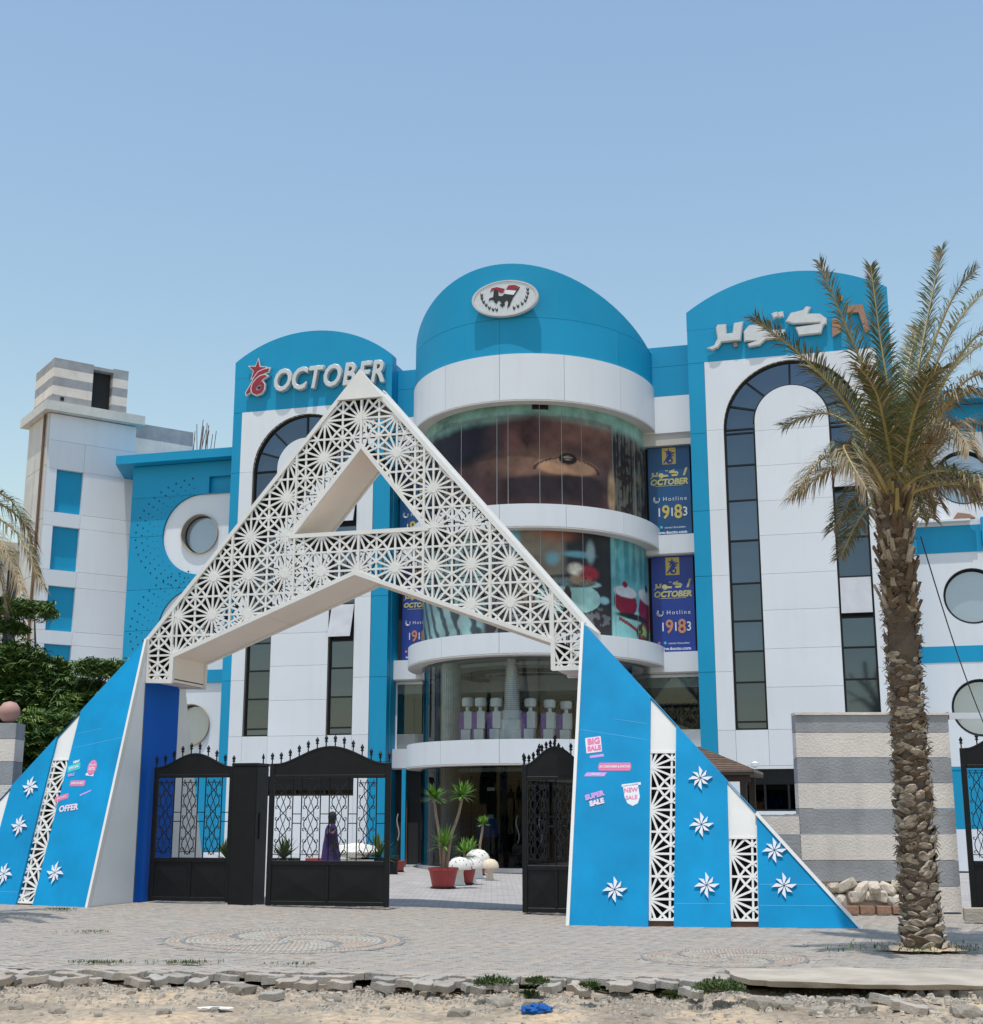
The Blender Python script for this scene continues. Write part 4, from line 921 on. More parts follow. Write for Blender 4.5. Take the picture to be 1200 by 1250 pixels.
def lattice(loops, y, pitch, anchor, fn=None, w=.029, th=.022):
    mb = MB(); xs = [p[0] for l in loops for p in l]; zs = [p[1] for l in loops for p in l]
    for i in range(int((min(xs)-anchor[0])/pitch)-2, int((max(xs)-anchor[0])/pitch)+2):
        for j in range(int((min(zs)-anchor[1])/pitch)-2, int((max(zs)-anchor[1])/pitch)+2):
            cx, cz = anchor[0]+i*pitch, anchor[1]+j*pitch
            for a, b in CELL:
                if (abs(a[0]) == .5 and abs(b[0]) == .5 and a[0] < 0) or (abs(a[1]) == .5 and abs(b[1]) == .5 and a[1] < 0): continue
                A_ = (cx+a[0]*pitch, cz+a[1]*pitch); B_ = (cx+b[0]*pitch, cz+b[1]*pitch)
                for p, q in clip(A_, B_, loops):
                    dx, dz_ = q[0]-p[0], q[1]-p[1]; L = math.hypot(dx, dz_)
                    if L < .02: continue
                    nx, nz = -dz_/L*w/2, dx/L*w/2; yy = y+random.uniform(-.004, .004)
                    mb.prism([(p[0]+nx, p[1]+nz), (p[0]-nx, p[1]-nz), (q[0]-nx, q[1]-nz), (q[0]+nx, q[1]+nz)], yy, yy+th, fn)
            for (ox, oz, rr, ns) in ((0, 0, .115, 16), (.5, .2, .05, 8), (.5, -.2, .05, 8), (.2, .5, .05, 8), (-.2, .5, .05, 8), (.5, .5, .045, 8)):
                c = (cx+ox*pitch, cz+oz*pitch)
                if inside(c, loops):
                    r = rr*pitch; pts = [(c[0]+r*math.cos(2*PI*k/ns), c[1]+r*math.sin(2*PI*k/ns)) for k in range(ns)]
                    if all(inside(p, loops) for p in pts): mb.prism(pts, y-.006, y+th+.004, fn)
    return mb
def edge_bar(mb, p, q, w, y0, y1, fn=None):
    dx, dz_ = q[0]-p[0], q[1]-p[1]; L = math.hypot(dx, dz_); nx, nz = -dz_/L*w/2, dx/L*w/2; ux, uz = dx/L*w*.3, dz_/L*w*.3
    mb.prism([(p[0]+nx-ux, p[1]+nz-uz), (p[0]-nx-ux, p[1]-nz-uz), (q[0]-nx+ux, q[1]-nz+uz), (q[0]+nx+ux, q[1]+nz+uz)], y0, y1, fn)
def clip_strip(poly, x0, x1):                           # Sutherland-Hodgman on x
    def cut(pl, keep, xc):
        out = []
        for i in range(len(pl)):
            a, b = pl[i], pl[(i+1) % len(pl)]
            if keep(a[0]): out.append(a)
            if keep(a[0]) != keep(b[0]): t = (xc-a[0])/(b[0]-a[0]); out.append((xc, a[1]+(b[1]-a[1])*t))
        return out
    pl = cut(poly, lambda x: x >= x0, x0); return cut(pl, lambda x: x <= x1, x1) if pl else pl
def clip_z(poly, z0, z1):
    q = clip_strip([(z, x) for x, z in poly], z0, z1); return [(x, z) for z, x in q]
JX = [-4.22, -3.70, -2.56, -1.33, -.08, 1.14, 2.36, 3.47, 4.02]
ZC = 9.04
capped = [(-4.2, 4.76), (-.57, 9.04), (.34, 9.04), (4.0, 4.75)]+AO[3:]
# panels as the lower and upper boundary in every strip, hole cut out
anch = (2.02, 5.87); LW = (.037, .02); LM = (M['white_arch'], M['lattice_shaded'])
for side, y in ((0, 0.0), (1, DEP-.03)):
    for x0, x1 in zip(JX[:-1], JX[1:]):
        P_ = clip_strip(capped, x0, x1); H_ = clip_strip(AH, x0, x1)
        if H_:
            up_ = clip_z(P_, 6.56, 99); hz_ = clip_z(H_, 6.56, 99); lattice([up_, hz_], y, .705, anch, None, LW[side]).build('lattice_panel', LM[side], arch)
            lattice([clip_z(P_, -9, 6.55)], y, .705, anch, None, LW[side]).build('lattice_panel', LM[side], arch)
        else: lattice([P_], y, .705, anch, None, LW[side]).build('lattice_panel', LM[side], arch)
fb = [MB(), MB()]
for s, (y0, y1) in enumerate(((-.022, .045), (DEP-.045, DEP+.02))):
    for l in (AO[:1]+AO[1:], AH):
        for i in range(len(l)):
            m = MB(); edge_bar(m, l[i], l[(i+1) % len(l)], .075, y0-.0005*i, y1+.0005*i); m.build('frame_bar', M['white_arch'], arch)
    for k, x in enumerate(JX[1:-1]):
        P_ = clip_strip(capped, x-.02, x+.02); H_ = clip_strip(AH, x-.02, x+.02)
        zs = sorted(p[1] for p in P_); lo, hi = zs[0], zs[-1]; m = MB()
        if abs(x) > 3.4: lo = 4.48
        if H_:
            hz = sorted(p[1] for p in H_); MB().box(x-.02, x+.02, y0+.004, y1-.004, lo, hz[0]).build('joint_bar', M['white_arch'], arch); m.box(x-.02, x+.02, y0+.004, y1-.004, hz[-1], hi)
        else: m.box(x-.02, x+.02, y0+.004, y1-.004, lo, hi)
        m.build('joint_bar', M['white_arch'], arch)
    MB().prism([(-.555, 9.06), (.33, 9.06), (-.12, 9.62)], y0-.03, y1+.02).build('apex_cap', M['white_arch'], arch)
def skin(a, b, name='skin_panel', m='white_arch', off=.012, liner=True):
    q = MB(); edge_bar(q, a, b, off, .05, DEP-.05); o = q.build(name, M[m], arch)
n = len(AO)
for i in range(n):
    a, b = Vector(AO[i]), Vector(AO[(i+1) % n]); d = (b-a).normalized(); inn = Vector((-d.y, d.x)); inn = inn if inside(tuple((a+b)/2+inn*.06), [AO]) else -inn
    k = max(1, round((b-a).length/2.4))
    for j in range(k):
        p, q_ = a.lerp(b, j/k+.002), a.lerp(b, (j+1)/k-.002); mm = MB(); edge_bar(mm, p, q_, .014, .046, DEP-.046); mm.build('skin_panel', M['truss_soffit_bounce' if 3 <= i <= n-1 else 'white_arch'], arch)
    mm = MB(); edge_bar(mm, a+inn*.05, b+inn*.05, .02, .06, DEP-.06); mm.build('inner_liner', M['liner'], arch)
for i in range(3):
    a, b = Vector(AH[i]), Vector(AH[(i+1) % 3]); d = (b-a).normalized(); inn = Vector((-d.y, d.x)); inn = inn if inside(tuple((a+b)/2+inn*.06), [AO, AH]) else -inn
    mm = MB(); edge_bar(mm, a, b, .014, .046, DEP-.046); mm.build('skin_panel', M['truss_soffit_bounce'], arch)
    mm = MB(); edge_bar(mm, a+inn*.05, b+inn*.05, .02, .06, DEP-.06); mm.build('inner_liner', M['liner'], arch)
# flanks
LEAN, ZT, FL = 1.45, 4.75, R(10)
def flank(side):
    zoff = .1 if side < 0 else 0; piv = 4.0 if side > 0 else -4.2
    c, s = math.cos(FL), math.sin(FL)
    def F(w, off, z):                                   # w: distance out from the pivot edge (4.0 = edge)
        v = w-4.0; y = -LEAN*(1-z/ZT)-off
        return (piv+side*v*c, y+v*s*.999, z)
    def FB(w, off, z):
        v = w-4.0; x_, y_, z_ = F(w, 0, z); return (x_, y_+.17+off, z_)
    fn = lambda x, y, z: F(x, -y, z); fb_ = lambda x, y, z: FB(x, y, z)
    top = lambda w: max(zoff, 4.75-1.105*(w-4.0))
    zb0 = zoff-.03 if side > 0 else .04
    E = [4.0, 5.16, 5.58, 6.38, 6.83, 8.3]; Eb = [4.0, 5.2, 5.62, 6.42, 6.85, 8.28]
    polys = []
    def P(k, za=None):
        pts = [(E[k], zb0), (Eb[k+1], zb0)]
        pts += [(E[k+1], top(E[k+1])), (E[k], top(E[k]))]
        if k == 4: pts = [(E[4], zb0), (8.32, zb0), (E[4], top(E[4]))]
        return pts
    def flip(pp): return pp
    for k in (0, 2, 4):
        pl = P(k); seamz = [2.95] if k == 0 else ([.3] if k == 2 else [.28, .58])
        MB().prism(pl, -.06, .06, fn).build('blue_panel', M['blue_wing'], arch)
        
        # folded sheet edges: pale trims on the slanted edge and thin slanting seams
        t = MB()
        if k == 4: edge_bar(t, (E[4], top(E[4])), (8.32, zb0), .045, -.085, .02, fn)
        if k == 0: edge_bar(t, (4.0, zb0), (4.0, 4.75), .05, -.088, .02, fn)
        if k != 2: t.build('edge_trim', M['white_arch'], arch)
        t = MB()
        for sz in seamz:
            wa, wb = E[k]+.02, min(E[k+1], 4+(4.75-sz)/1.105)-.04
            sl_ = -.16 if k == 0 else .0
            t.prism([(wa, sz), (wb, sz+sl_*(wb-wa)), (wb, sz+sl_*(wb-wa)+.008), (wa, sz+.008)], -.0615, -.058, fn)
            if k == 0: t.prism([(wa+.55, sz+.17), (wb, sz+.17+sl_*(wb-wa-.55)), (wb, sz+.178+sl_*(wb-wa-.55)), (wa+.55, sz+.176)], -.0615, -.058, fn)
        t.build('sheet_seam', M['seam_blue'], arch)
        # dark underside plinth behind the sheets
    for k, zs_ in ((1, 2.58), (3, 1.26)):
        x0, x1 = E[k], E[k+1]
        MB().prism([(x0, zs_), (x1, zs_), (x1, top(x1)-.02), (x0, top(x0)-.02)], .0, .05, fn).build('white_panel', M['white_arch'], arch)
        pl = [(Eb[k]+.02, zb0+.1), (Eb[k+1]-.01, zb0+.1), (x1, zs_), (x0, zs_)]
        lattice([pl], .0, .66, ((x0+.02 if k == 1 else x0+.04), .36), fn, .032, .03).build('lattice_strip', M['white_arch'], arch)
        t = MB()
        for i in range(4): edge_bar(t, pl[i], pl[(i+1) % 4], .035, -.012, .045, fn)
        t.build('strip_frame', M['white_arch'], arch)
        MB().prism([(Eb[k], zb0-.03), (Eb[k+1], zb0-.03), (Eb[k+1], zb0+.09), (Eb[k], zb0+.09)], .03, .1, fn).build('foot_rail', M['rust'], arch)
        # white lining behind the strips on the far side
        
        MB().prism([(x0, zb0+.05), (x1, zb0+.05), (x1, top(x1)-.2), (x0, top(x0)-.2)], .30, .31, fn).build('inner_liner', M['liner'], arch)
    # sloping skin over the flank
    q = MB(); k = 12
    for i in range(k):
        w0, w1 = 4.0+4.26*i/k, 4.0+4.26*(i+1)/k; q.add([F(w0, .03, top(w0)), F(w1, .03, top(w1)), FB(w1, .03, top(w1)), FB(w0, .03, top(w0))], [(0, 1, 2, 3) if side > 0 else (3, 2, 1, 0)])
    q.build('slope_skin', M['blue_wing'], arch)
    # inner side: grey cheek sloping to the front, deep blue pier, cheek to the back
    x = piv
    q = MB().add([(x, -LEAN-.05, zb0), (x, 0, zb0), (x, 0, 4.72), (x+side*.03, -LEAN-.05, zb0), (x+side*.03, 0, zb0), (x+side*.03, 0, 4.72)], [(0, 1, 2), (5, 4, 3), (0, 3, 4, 1), (1, 4, 5, 2), (2, 5, 3, 0)])
    q.build('side_cheek', M['grey_side'], arch)
    MB().box(min(x-side*.012, x+side*.02), max(x-side*.012, x+side*.02), -.004, -LEAN*(1-2.85/ZT) if False else .006, zb0, 4.0).build('cheek_joint', M['joint'], arch)
    MB().box(min(x, x+side*.6), max(x, x+side*.6), .01, DEP, zb0, 4.0).build('pier', M['blue_deep'], arch)
    q = MB().add([(x, DEP+.005, zb0), (x, DEP+LEAN+.02, zb0), (x, DEP+.005, 4.72), (x+side*.03, DEP+.005, zb0), (x+side*.03, DEP+LEAN, zb0), (x+side*.03, DEP+.005, 4.72)], [(0, 1, 2), (5, 4, 3), (0, 3, 4, 1), (1, 4, 5, 2), (2, 5, 3, 0)])
    q.build('side_cheek', M['white_arch'], arch)
    # pinned star flowers
    def flower(w, z, r=.185, ro=0):
        fl_ = None
        vs = []; fs = []; c0 = (w, z)
        for i in range(8):
            a = ro+PI/4*i; L = r if i % 2 == 0 else r*.82
            tip = (w+L*math.cos(a+.12), z+L*math.sin(a+.12)); sd_ = (w+L*.62*math.cos(a-.30), z+L*.62*math.sin(a-.30)); s2 = (w+L*.3*math.cos(a+.3), z+L*.3*math.sin(a+.3))
            m = MB().prism([(w+.012*math.cos(a), z+.012*math.sin(a)), sd_, tip, s2], -.095, -.075, fn); 
            if fl_ is None: fl_ = m.build('star_flower', M['white_print'], arch)
            else: m.build('petal', M['white_print'], fl_)
    fl3 = [(4.69, .5), (5.97, 2.17), (5.99, 1.46), (6.07, .57), (7.09, 1.08), (7.22, .57)]
    if side < 0: fl3 = [(4.85, .64), (6.0, .60), (5.93, 1.42), (5.9, 2.1), (7.1, 1.1), (7.2, .57)]
    for w, z in fl3: flower(w, z, .19, .0)
    # sale stickers
    def sticker(poly, m, name='sticker', d=.064): o = MB().prism(poly, -d, -.058, fn).build(name, M[m], arch); return o
    def stext(body, w, z, size, m, ang=0, par=None, offset=0, d=.068, sx=1):
        me = text_mesh(body, size, .0012, M[m], offset=offset); me.transform(Matrix.Diagonal((sx*(1 if side > 0 else 1), 1, 1, 1))); me.transform(Matrix.Rotation(-ang, 4, 'Y'))
        for v in me.vertices:
            lx_, ly_, lz_ = v.co; v.co = F(w+(lx_ if side > 0 else -lx_), d-ly_*.5, z+lz_)
        return obj('sticker_word', me, par or arch)
    def rr(w, z, a, b, ang=0, cut=.3):
        ca, sa = math.cos(ang), math.sin(ang); pts = [(-a, -b*cut), (-a*.93, -b), (a*.93, -b), (a, -b*cut), (a, b*cut), (a*.93, b), (-a*.93, b), (-a, b*cut)]
        pts = [(w+(x_*ca-y_*sa)*(1 if side > 0 else -1), z+x_*sa+y_*ca) for x_, y_ in pts]; return pts if side > 0 else pts[::-1]
    if side > 0:
        o = sticker(rr(4.27, 2.70, .125, .125, .13, .9), 'pale_print'); o['label'] = 'BIG SALE sticker'
        stext('BIG', 4.27, 2.755, .13, 'pink_print', .13, o, .006); stext('SALE', 4.285, 2.645, .10, 'pink_print', .13, o, .005)
        o = sticker(rr(4.33, 2.52, .11, .02, .13, .9), 'lilac_print')
        o = sticker(rr(4.62, 2.35, .26, .062, 0, .3), 'pink_print'); stext('ACCESSORIES & DECOR', 4.62, 2.35, .045, 'white_print', 0, o, .002)
        o = sticker([(4.14, 2.2), (4.46, 2.2), (4.50, 2.26), (4.18, 2.26)], 'lilac_print'); stext('50% OFF', 4.33, 2.232, .04, 'white_print', 0, o, .001)
        o = sticker([(4.84, 1.78), (4.92, 1.74), (5.0, 1.78), (5.03, 1.88), (4.99, 2.09), (4.76, 2.05), (4.79, 1.88)][:], 'white_print'); o['label'] = 'white shield sticker NEW SALE'
        stext('NEW', 4.885, 1.985, .095, 'pink_print', .08, o, .002); stext('SALE', 4.9, 1.87, .085, 'pink_print', .08, o, .001); sticker(rr(4.89, 2.07, .15, .02, .12, .9), 'white_print')
        o = stext('SUPER', 4.32, 1.90, .105, 'lilac_print', .28, None, .008); stext('SALE', 4.36, 1.795, .105, 'pale_print', .25, None, .008)
    else:
        o = sticker(rr(5.0, 2.43, .14, .06, .25, .8), 'teal_print'); stext('SPECIAL', 5.0, 2.43, .06, 'white_print', .25, o, .002)
        stext('NEW', 4.97, 2.53, .06, 'white_print', .2, None, .004); stext('SALE', 5.02, 2.3, .065, 'lilac_print', .15, None, .004)
        o = sticker([(4.58+.1*math.cos(a), 2.42+.135*math.sin(a)) for a in [i*PI/8 for i in range(16)]], 'pink_print'); stext('50%', 4.58, 2.40, .085, 'white_print', 0, o, .002); stext('Discount', 4.58, 2.47, .045, 'white_print', 0, o, .001)
        sticker(rr(4.6, 2.30, .09, .022, -.1, .9), 'white_print')
        o = sticker(rr(4.83, 2.15, .17, .05, 0, .6), 'pink_print'); stext('DISCOUNT', 4.83, 2.15, .055, 'white_print', 0, o, .002)
        o = sticker(rr(5.12, 1.9, .15, .045, .25, .6), 'pink_print'); stext('BEST PRICE', 5.12, 1.9, .04, 'white_print', .25, o, .001)
        sticker(rr(4.6, 1.98, .12, .012, .35, .9), 'lilac_print')
        stext('OFFER', 4.9, 1.72, .145, 'pale_print', .12, None, .006)
flank(1); flank(-1)

# ================================================================== GATES
def scroll_bay(mb, x0, x1, z0, z1, r=.0095):
    w = x1-x0; cx = (x0+x1)/2; n = 40; h = z1-z0; A = w*.36
    for s in (1, -1): mb.tube([(cx+s*A*math.sin(PI*3.5*i/n), 0, z0+h*i/n) for i in range(n+1)], r, 4)
    for s in (1, -1): mb.tube([(cx+s*w*.16*math.cos(PI*3.5*i/n), 0, z0+h*i/n) for i in range(n+1)], r*.8, 4)
    for q in range(4):
        zc_ = z0+h*(q+.0)/3.5+(.0 if q else .03)
        for s in (1, -1):
            for up in (1, -1):
                zz = z0+h*(q/3.5); zz = min(max(zz, z0), z1)
                if (q == 0 and up < 0): continue
                rad = w*.13; pts = [(cx+s*(w*.34-rad*.0)+s*-rad*(1-t*.75)*math.cos(t*5.2), 0, zz+up*(.09+rad*(1-t*.75)*math.sin(t*5.2))) for t in [i/9 for i in range(10)]]
                if zz+up*.12 < z1: mb.tube(pts, r*.9, 4)
def gate_panel(name, label, W, loc, rz, zr=.78, zg=2.2, zend=2.42, zmid=2.68, periods=4, spikes=13, group=None, cat='gate'):
    g = thing(name, label, cat, loc, rz, group); bl = M['gate_black']
    fr = MB(); fr.box(0, .09, -.03, .03, .02, zend+.02); fr.box(W-.09, W, -.03, .03, .02, zend+.02)
    fr.box(.09, W-.09, -.028, .028, .03, .1); fr.box(.09, W-.09, -.032, .032, zr-.08, zr); fr.box(.09, W-.09, -.03, .03, zg-.02, zg+.04); fr.box(W/2-.03, W/2+.03, -.028, .028, .1, zr-.08)
    bevel(fr.build('frame', bl, g), .006)
    for a, b in ((.09, W/2-.03), (W/2+.03, W-.09)):
        mb = MB(); mx_, mz = (a+b)/2, zr/2; mb.box(a, b, -.008, .008, .1, zr-.08)
        mb.add([(a+.03, -.0085, .13), (b-.03, -.0085, .13), (b-.03, -.0085, zr-.11), (a+.03, -.0085, zr-.11), (mx_, -.03, mz)], [(0, 1, 4), (1, 2, 4), (2, 3, 4), (3, 0, 4)]); mb.build('lower_panel', bl, g)
    def zt(x): t = x/W; return zend+(zmid-zend)*max(0, math.sin(PI*min(1, max(0, (t-.06)/.88))))**1.6
    tp = [(x*W/24, zt(x*W/24)) for x in range(24, -1, -1)]; MB().prism([(0, zg+.04), (W, zg+.04)]+tp, -.012, .012).build('top_plate', bl, g)
    t = MB(); t.tube([(x*W/24, 0, zt(x*W/24)) for x in range(25)], .022, 6); t.build('top_rail', bl, g)
    for k in range(spikes):
        x = .03+(W-.06)*k/(spikes-1); z = zt(x); MB().lathe([(.012, 0), (.012, .09), (.03, .10), (.03, .115), (.014, .125), (.034, .15), (.03, .17), (.004, .215)], 7, (x, 0, z)).build('spike', bl, g)
    P_ = (W-.18)/periods
    for k in range(periods):
        a = .09+k*P_; b = a+P_*.68
        for x in (a, b):
            if x > .1: MB().tube([(x, 0, zr), (x, 0, zg)], .011, 5).build('bar', bl, g)
        s = MB(); scroll_bay(s, a, b, zr+.05, zg-.05); s.build('scrollwork', bl, g)
        r_ = MB()
        for z in ((zr+zg)/2-.08, (zr+zg)/2+.08): r_.box(b, a+P_, -.008, .008, z-.008, z+.008)
        for z in (zr+.1, zg-.1): r_.box(a, b, -.007, .007, z-.007, z+.007)
        r_.build('rung', bl, g)
    return g
def gp(px, py): p = gr(px, py); return p
a, b = gp(182, 1104), gp(291, 1106)
a = Vector((-5.75, 25.2, .08)); b = Vector((-4.45, 24.82, .06))
def along(a, b): return math.atan2(b.y-a.y, b.x-a.x)
gate_panel('fixed_gate_panel', 'black fixed gate panel between the deep blue pier and the black post', 1.58, (-6.15, 25.0, .08), -YAW*.9, periods=3, spikes=10, zend=2.36, zmid=2.6)
p = gr(335, 1106)
gate_panel('gate_leaf', 'wide black gate leaf right of the black post, a woman behind it', 2.22, (-3.92, 24.25, .05), R(-12), periods=4, spikes=14, zend=2.42, zmid=2.72)
gate_panel('gate_leaf', 'black gate leaf swung open and seen edge on behind the right gate panel', 2.3, (.55, 23.35, 0), R(62), periods=4, spikes=14, zend=2.4, zmid=2.7)
gate_panel('fixed_gate_panel', 'narrow black fixed gate panel against the right blue flank', 1.15, (.52, 23.25, 0), R(-14), periods=2, spikes=5, zend=2.42, zmid=2.72)
po = thing('gate_post', 'thick black square post between the two left gate panels', 'post', (-4.28, 24.7, .04), -YAW)
bevel(MB().box(-.31, .17, -.25, .25, 0, 2.42).build('shaft', M['gate_black'], po), .012); MB().box(-.32, .18, -.26, .26, 2.42, 2.47).build('cap', M['gate_black'], po)
MB().box(.172, .19, -.1, .0, 1.15, 1.6).build('lock_plate', M['dark_frame'], po); MB().lathe([(.012, 0), (.012, .08), (.03, .1), (.004, .18)], 7, (.12, .1, 2.47)).build('finial', M['gate_black'], po)
gate_panel('side_gate', 'black side gate beyond the palm trunk at the right edge', 1.9, (8.02, 23.35, 0), R(-9), periods=4, spikes=8, zend=2.7, zmid=3.05, zg=2.4, zr=.85)

# ================================================================== STRIPED WALLS, KERB, HUT
def striped_wall(root, x0, x1, y0, y1, z1, z0=.42, h=.43, first=0, zs=None):
    z = z1; k = first
    while z > z0:
        lo = max(z0, z-h if z < z1 else z-.3); MB().box(x0, x1, y0, y1, lo+.004, z-.004).build('painted_stripe', M['grey_stripe' if k % 2 == 0 else 'beige_stripe'], root); z = lo; k += 1
WY = 23.6
wl = thing('striped_boundary_wall', 'rendered boundary wall in grey and beige stripes behind the palm trunk', 'wall', (5.28, WY, 0), R(-1))
striped_wall(wl, 0, 1.72, 0, .3, 3.30, .5); striped_wall(wl, 1.735, 2.66, .03, .3, 3.30, 0)
striped_wall(wl, -1.6, -.006, .01, .3, 1.58, .5, h=.425, first=1)
cp = MB(); cp.box(0, 1.74, -.03, .33, 3.3, 3.345); cp.build('coping', M['beige_stripe'], wl); MB().box(1.75, 2.68, 0, .33, 3.3, 3.34).build('coping', M['beige_stripe'], wl)
stones = []
for k in range(5): q_ = rocks[k].copy(); q_.materials[0] = M['plaster_stone']; stones.append(q_)
rg = MB()
for k in range(30):
    x = -1.5+1.5*k/30; rg.box(x, x+.055, .02, .28, 1.57, 1.60+.05*abs(mn.noise(Vector((k*.4, 0, 0)))))
rg.build('ragged_top', M['grey_stripe'], wl)
for k in range(15):
    x = -1.5+k*.235; s = random.uniform(.16, .24)
    o = obj('foundation_stone', stones[k % 5], wl, (x, .02+random.uniform(-.05, .05), .2+random.uniform(-.06, .1))); o.scale = (s, s*.9, s*1.15); o.rotation_euler = (0, 0, random.uniform(0, 6))
    o = obj('foundation_stone', stones[(k+2) % 5], wl, (x+.1, -.02, .42+random.uniform(-.05, .05))); o.scale = (s, s*.7, s*.8); o.rotation_euler = (0, .5, k)
MB().box(-1.6, 1.75, .1, .29, 0, .5).build('foundation', M['beige_stripe'], wl)
br = MB()
for k in range(5): br.box(.6+k*.27, .83+k*.27, -.35+.03*(k % 2), -.2, 0, .12)
br.build('brick_course', M['brick_red'], wl)
wl2 = thing('striped_gate_pillar', 'grey and beige striped pillar carrying a pink ball at the left edge', 'pillar', (-9.08, 25.6, 0), 0)
striped_wall(wl2, -.6, .12, 0, .5, 3.30, 0, h=.42); o = MB().lathe([(.02, 0), (.12, .03), (.185, .12), (.2, .2), (.185, .28), (.12, .37), (.02, .4)], 18, (-.12, .25, 3.32)).build('ball_finial', M['pink_ball'], wl2); smooth(o, 80)
text('painted_number', '2', .2, wl2, (-.22, -.012, 1.25), M['black_print'], .002); text('painted_number', '3', .2, wl2, (-.05, -.012, 1.22), M['black_print'], .002)
kb = thing('side_kerb', 'low concrete kerb in front of the side gate at the right edge', 'kerb', (7.3, 21.6, 0), R(-12))
for k in range(6): bevel(MB().box(k*.75, k*.75+.74, 0, .18, 0, .2).build('kerb_stone', M['concrete'], kb), .01)
pb = thing('white_beam', 'pale metal beam crossing above the side gate from the striped wall', 'beam', (7.45, 24.6, 3.3), R(-3)); MB().box(0, 4, 0, .12, 0, .11).build('beam', M['white_clad'], pb); MB().box(.8, .84, -.01, .13, -.01, .12).build('bracket', M['rust'], pb)
hut = thing('tiled_kiosk', 'brown tiled kiosk roof on dark posts showing behind the right flank', 'kiosk', (4.6, 30.6, 0), -YAW)
rp = [(-1.3, -1.2, 2.5), (1.35, -1.2, 2.5), (1.35, 1.4, 2.5), (-1.3, 1.4, 2.5), (.0, .1, 3.08)]
MB().add(rp+[(p[0], p[1], p[2]-.06) for p in rp[:4]], [(0, 1, 4), (1, 2, 4), (2, 3, 4), (3, 0, 4), (5, 8, 7, 6), (0, 5, 6, 1), (1, 6, 7, 2)]).build('roof_deck', M['wood_dark'], hut)
for k in range(14):                                     # courses of tiles on the front and right slopes
    t = k/14; t2 = (k+1.25)/14; f = lambda A, B, t: Vector(A).lerp(Vector(B), t); up = Vector((0, -.02, .055))
    for A, B in ((rp[0], rp[1]), (rp[1], rp[2])):
        a0_, b0_, a1_, b1_ = f(A, rp[4], t), f(B, rp[4], t), f(A, rp[4], min(1, t2)), f(B, rp[4], min(1, t2))
        MB().add([a0_+up, b0_+up, b1_+up*.3, a1_+up*.3, a0_, b0_], [(0, 1, 2, 3), (4, 5, 1, 0)]).build('tile_course', M['tile_roof'], hut)
for x in (-.9, 1.1):
    for y in (-1, 1.2): MB().box(x-.07, x+.07, y-.07, y+.07, 0, 2.5).build('post', M['wood_dark'], hut)
MB().box(-1.0, 1.25, -1.08, -1.0, 2.3, 2.5).build('beam', M['wood_dark'], hut)
MB().lathe([(.02, 0), (.08, .03), (.08, .1), (.02, .14)], 10, (1.38, -1.2, 2.58)).build('lamp', M['white_print'], hut)
cb = thing('hanging_cable', 'thin dark cable slanting down from the palm trunk to the right', 'cable', (5.33, 17.3, 5.0), 0)
q0, q1 = at(1124, 655, 17.2)-Vector((5.33, 17.3, 5.0)), at(1205, 893, 22)-Vector((5.33, 17.3, 5.0))
MB().tube([q0.lerp(q1, t/12)+Vector((0, 0, -.5*math.sin(PI*t/12)*.35)) for t in range(13)], .009, 5).build('cable', M['dark_frame'], cb)

# ================================================================== PLANTS
def blade_rosette(mb, c, n, L, w, up=.5, seed=0, droop=.35):
    r = random.Random(seed)
    for k in range(n):
        a = r.uniform(0, 2*PI); e = r.uniform(-.25, 1.35); l = L*r.uniform(.75, 1.1)
        d = Vector((math.cos(a)*math.cos(e), math.sin(a)*math.cos(e), math.sin(e))); s = Vector((-math.sin(a), math.cos(a), 0))*w/2
        c0 = Vector(c)+d*.03; p1 = c0+d*l*.5; p2 = c0+d*l-Vector((0, 0, droop*l*.3*(1-math.sin(max(0, e)))))
        mb.add([c0-s*.6, c0+s*.6, p1+s, p1-s, p2], [(0, 1, 2, 3), (3, 2, 4)])
def pot(parent, r, h, m='terracotta'):
    o = MB().lathe([(r*.72, 0), (r*.97, h*.86), (r*1.04, h*.86), (r*1.04, h), (r*.95, h), (r*.9, h*.9), (.01, h*.9)], 22).build('pot', M[m], parent); smooth(o)
    MB().lathe([(r*.85, 0), (r*.85, .03), (r*.7, .035)], 20).build('saucer', M['dark_frame'], parent)
def yucca(px, py, label, r, h, heads, dead=0):
    p = gr(px, py); y = thing('potted_yucca', label, 'potted plant', p, 0, 'potted yuccas inside the gate'); pot(y, r, h)
    for i, (dx, dy, z, n, L) in enumerate(heads):
        st = MB(); st.tube([(dx*.15, dy*.15, h*.85), (dx*.35, dy*.4, h+(z-h)*.4), (dx*.8, dy*.8, h+(z-h)*.75), (dx, dy, z)], [.045, .038, .033, .03], 7); st.build('stem', M['stem'], y)
        lf = MB(); blade_rosette(lf, (dx, dy, z), n, L, .045, seed=i+px); lf.build('leaf_rosette', M['leaf_yucca'], y)
yucca(541, 1084, 'tall three headed yucca in the nearest red pot', .33, .44, [(-.22, .05, 1.95, 90, .36), (.42, .0, 2.0, 100, .38), (.02, -.1, .9, 60, .5)])
yucca(566, 1079, 'low yucca in the second red pot behind the tall one', .3, .42, [(.02, .0, .7, 50, .36)])
yucca(584, 1068, 'small yucca in the red pot behind the mushrooms', .22, .45, [(.12, 0, 1.35, 60, .25), (-.2, 0, .7, 50, .33)])
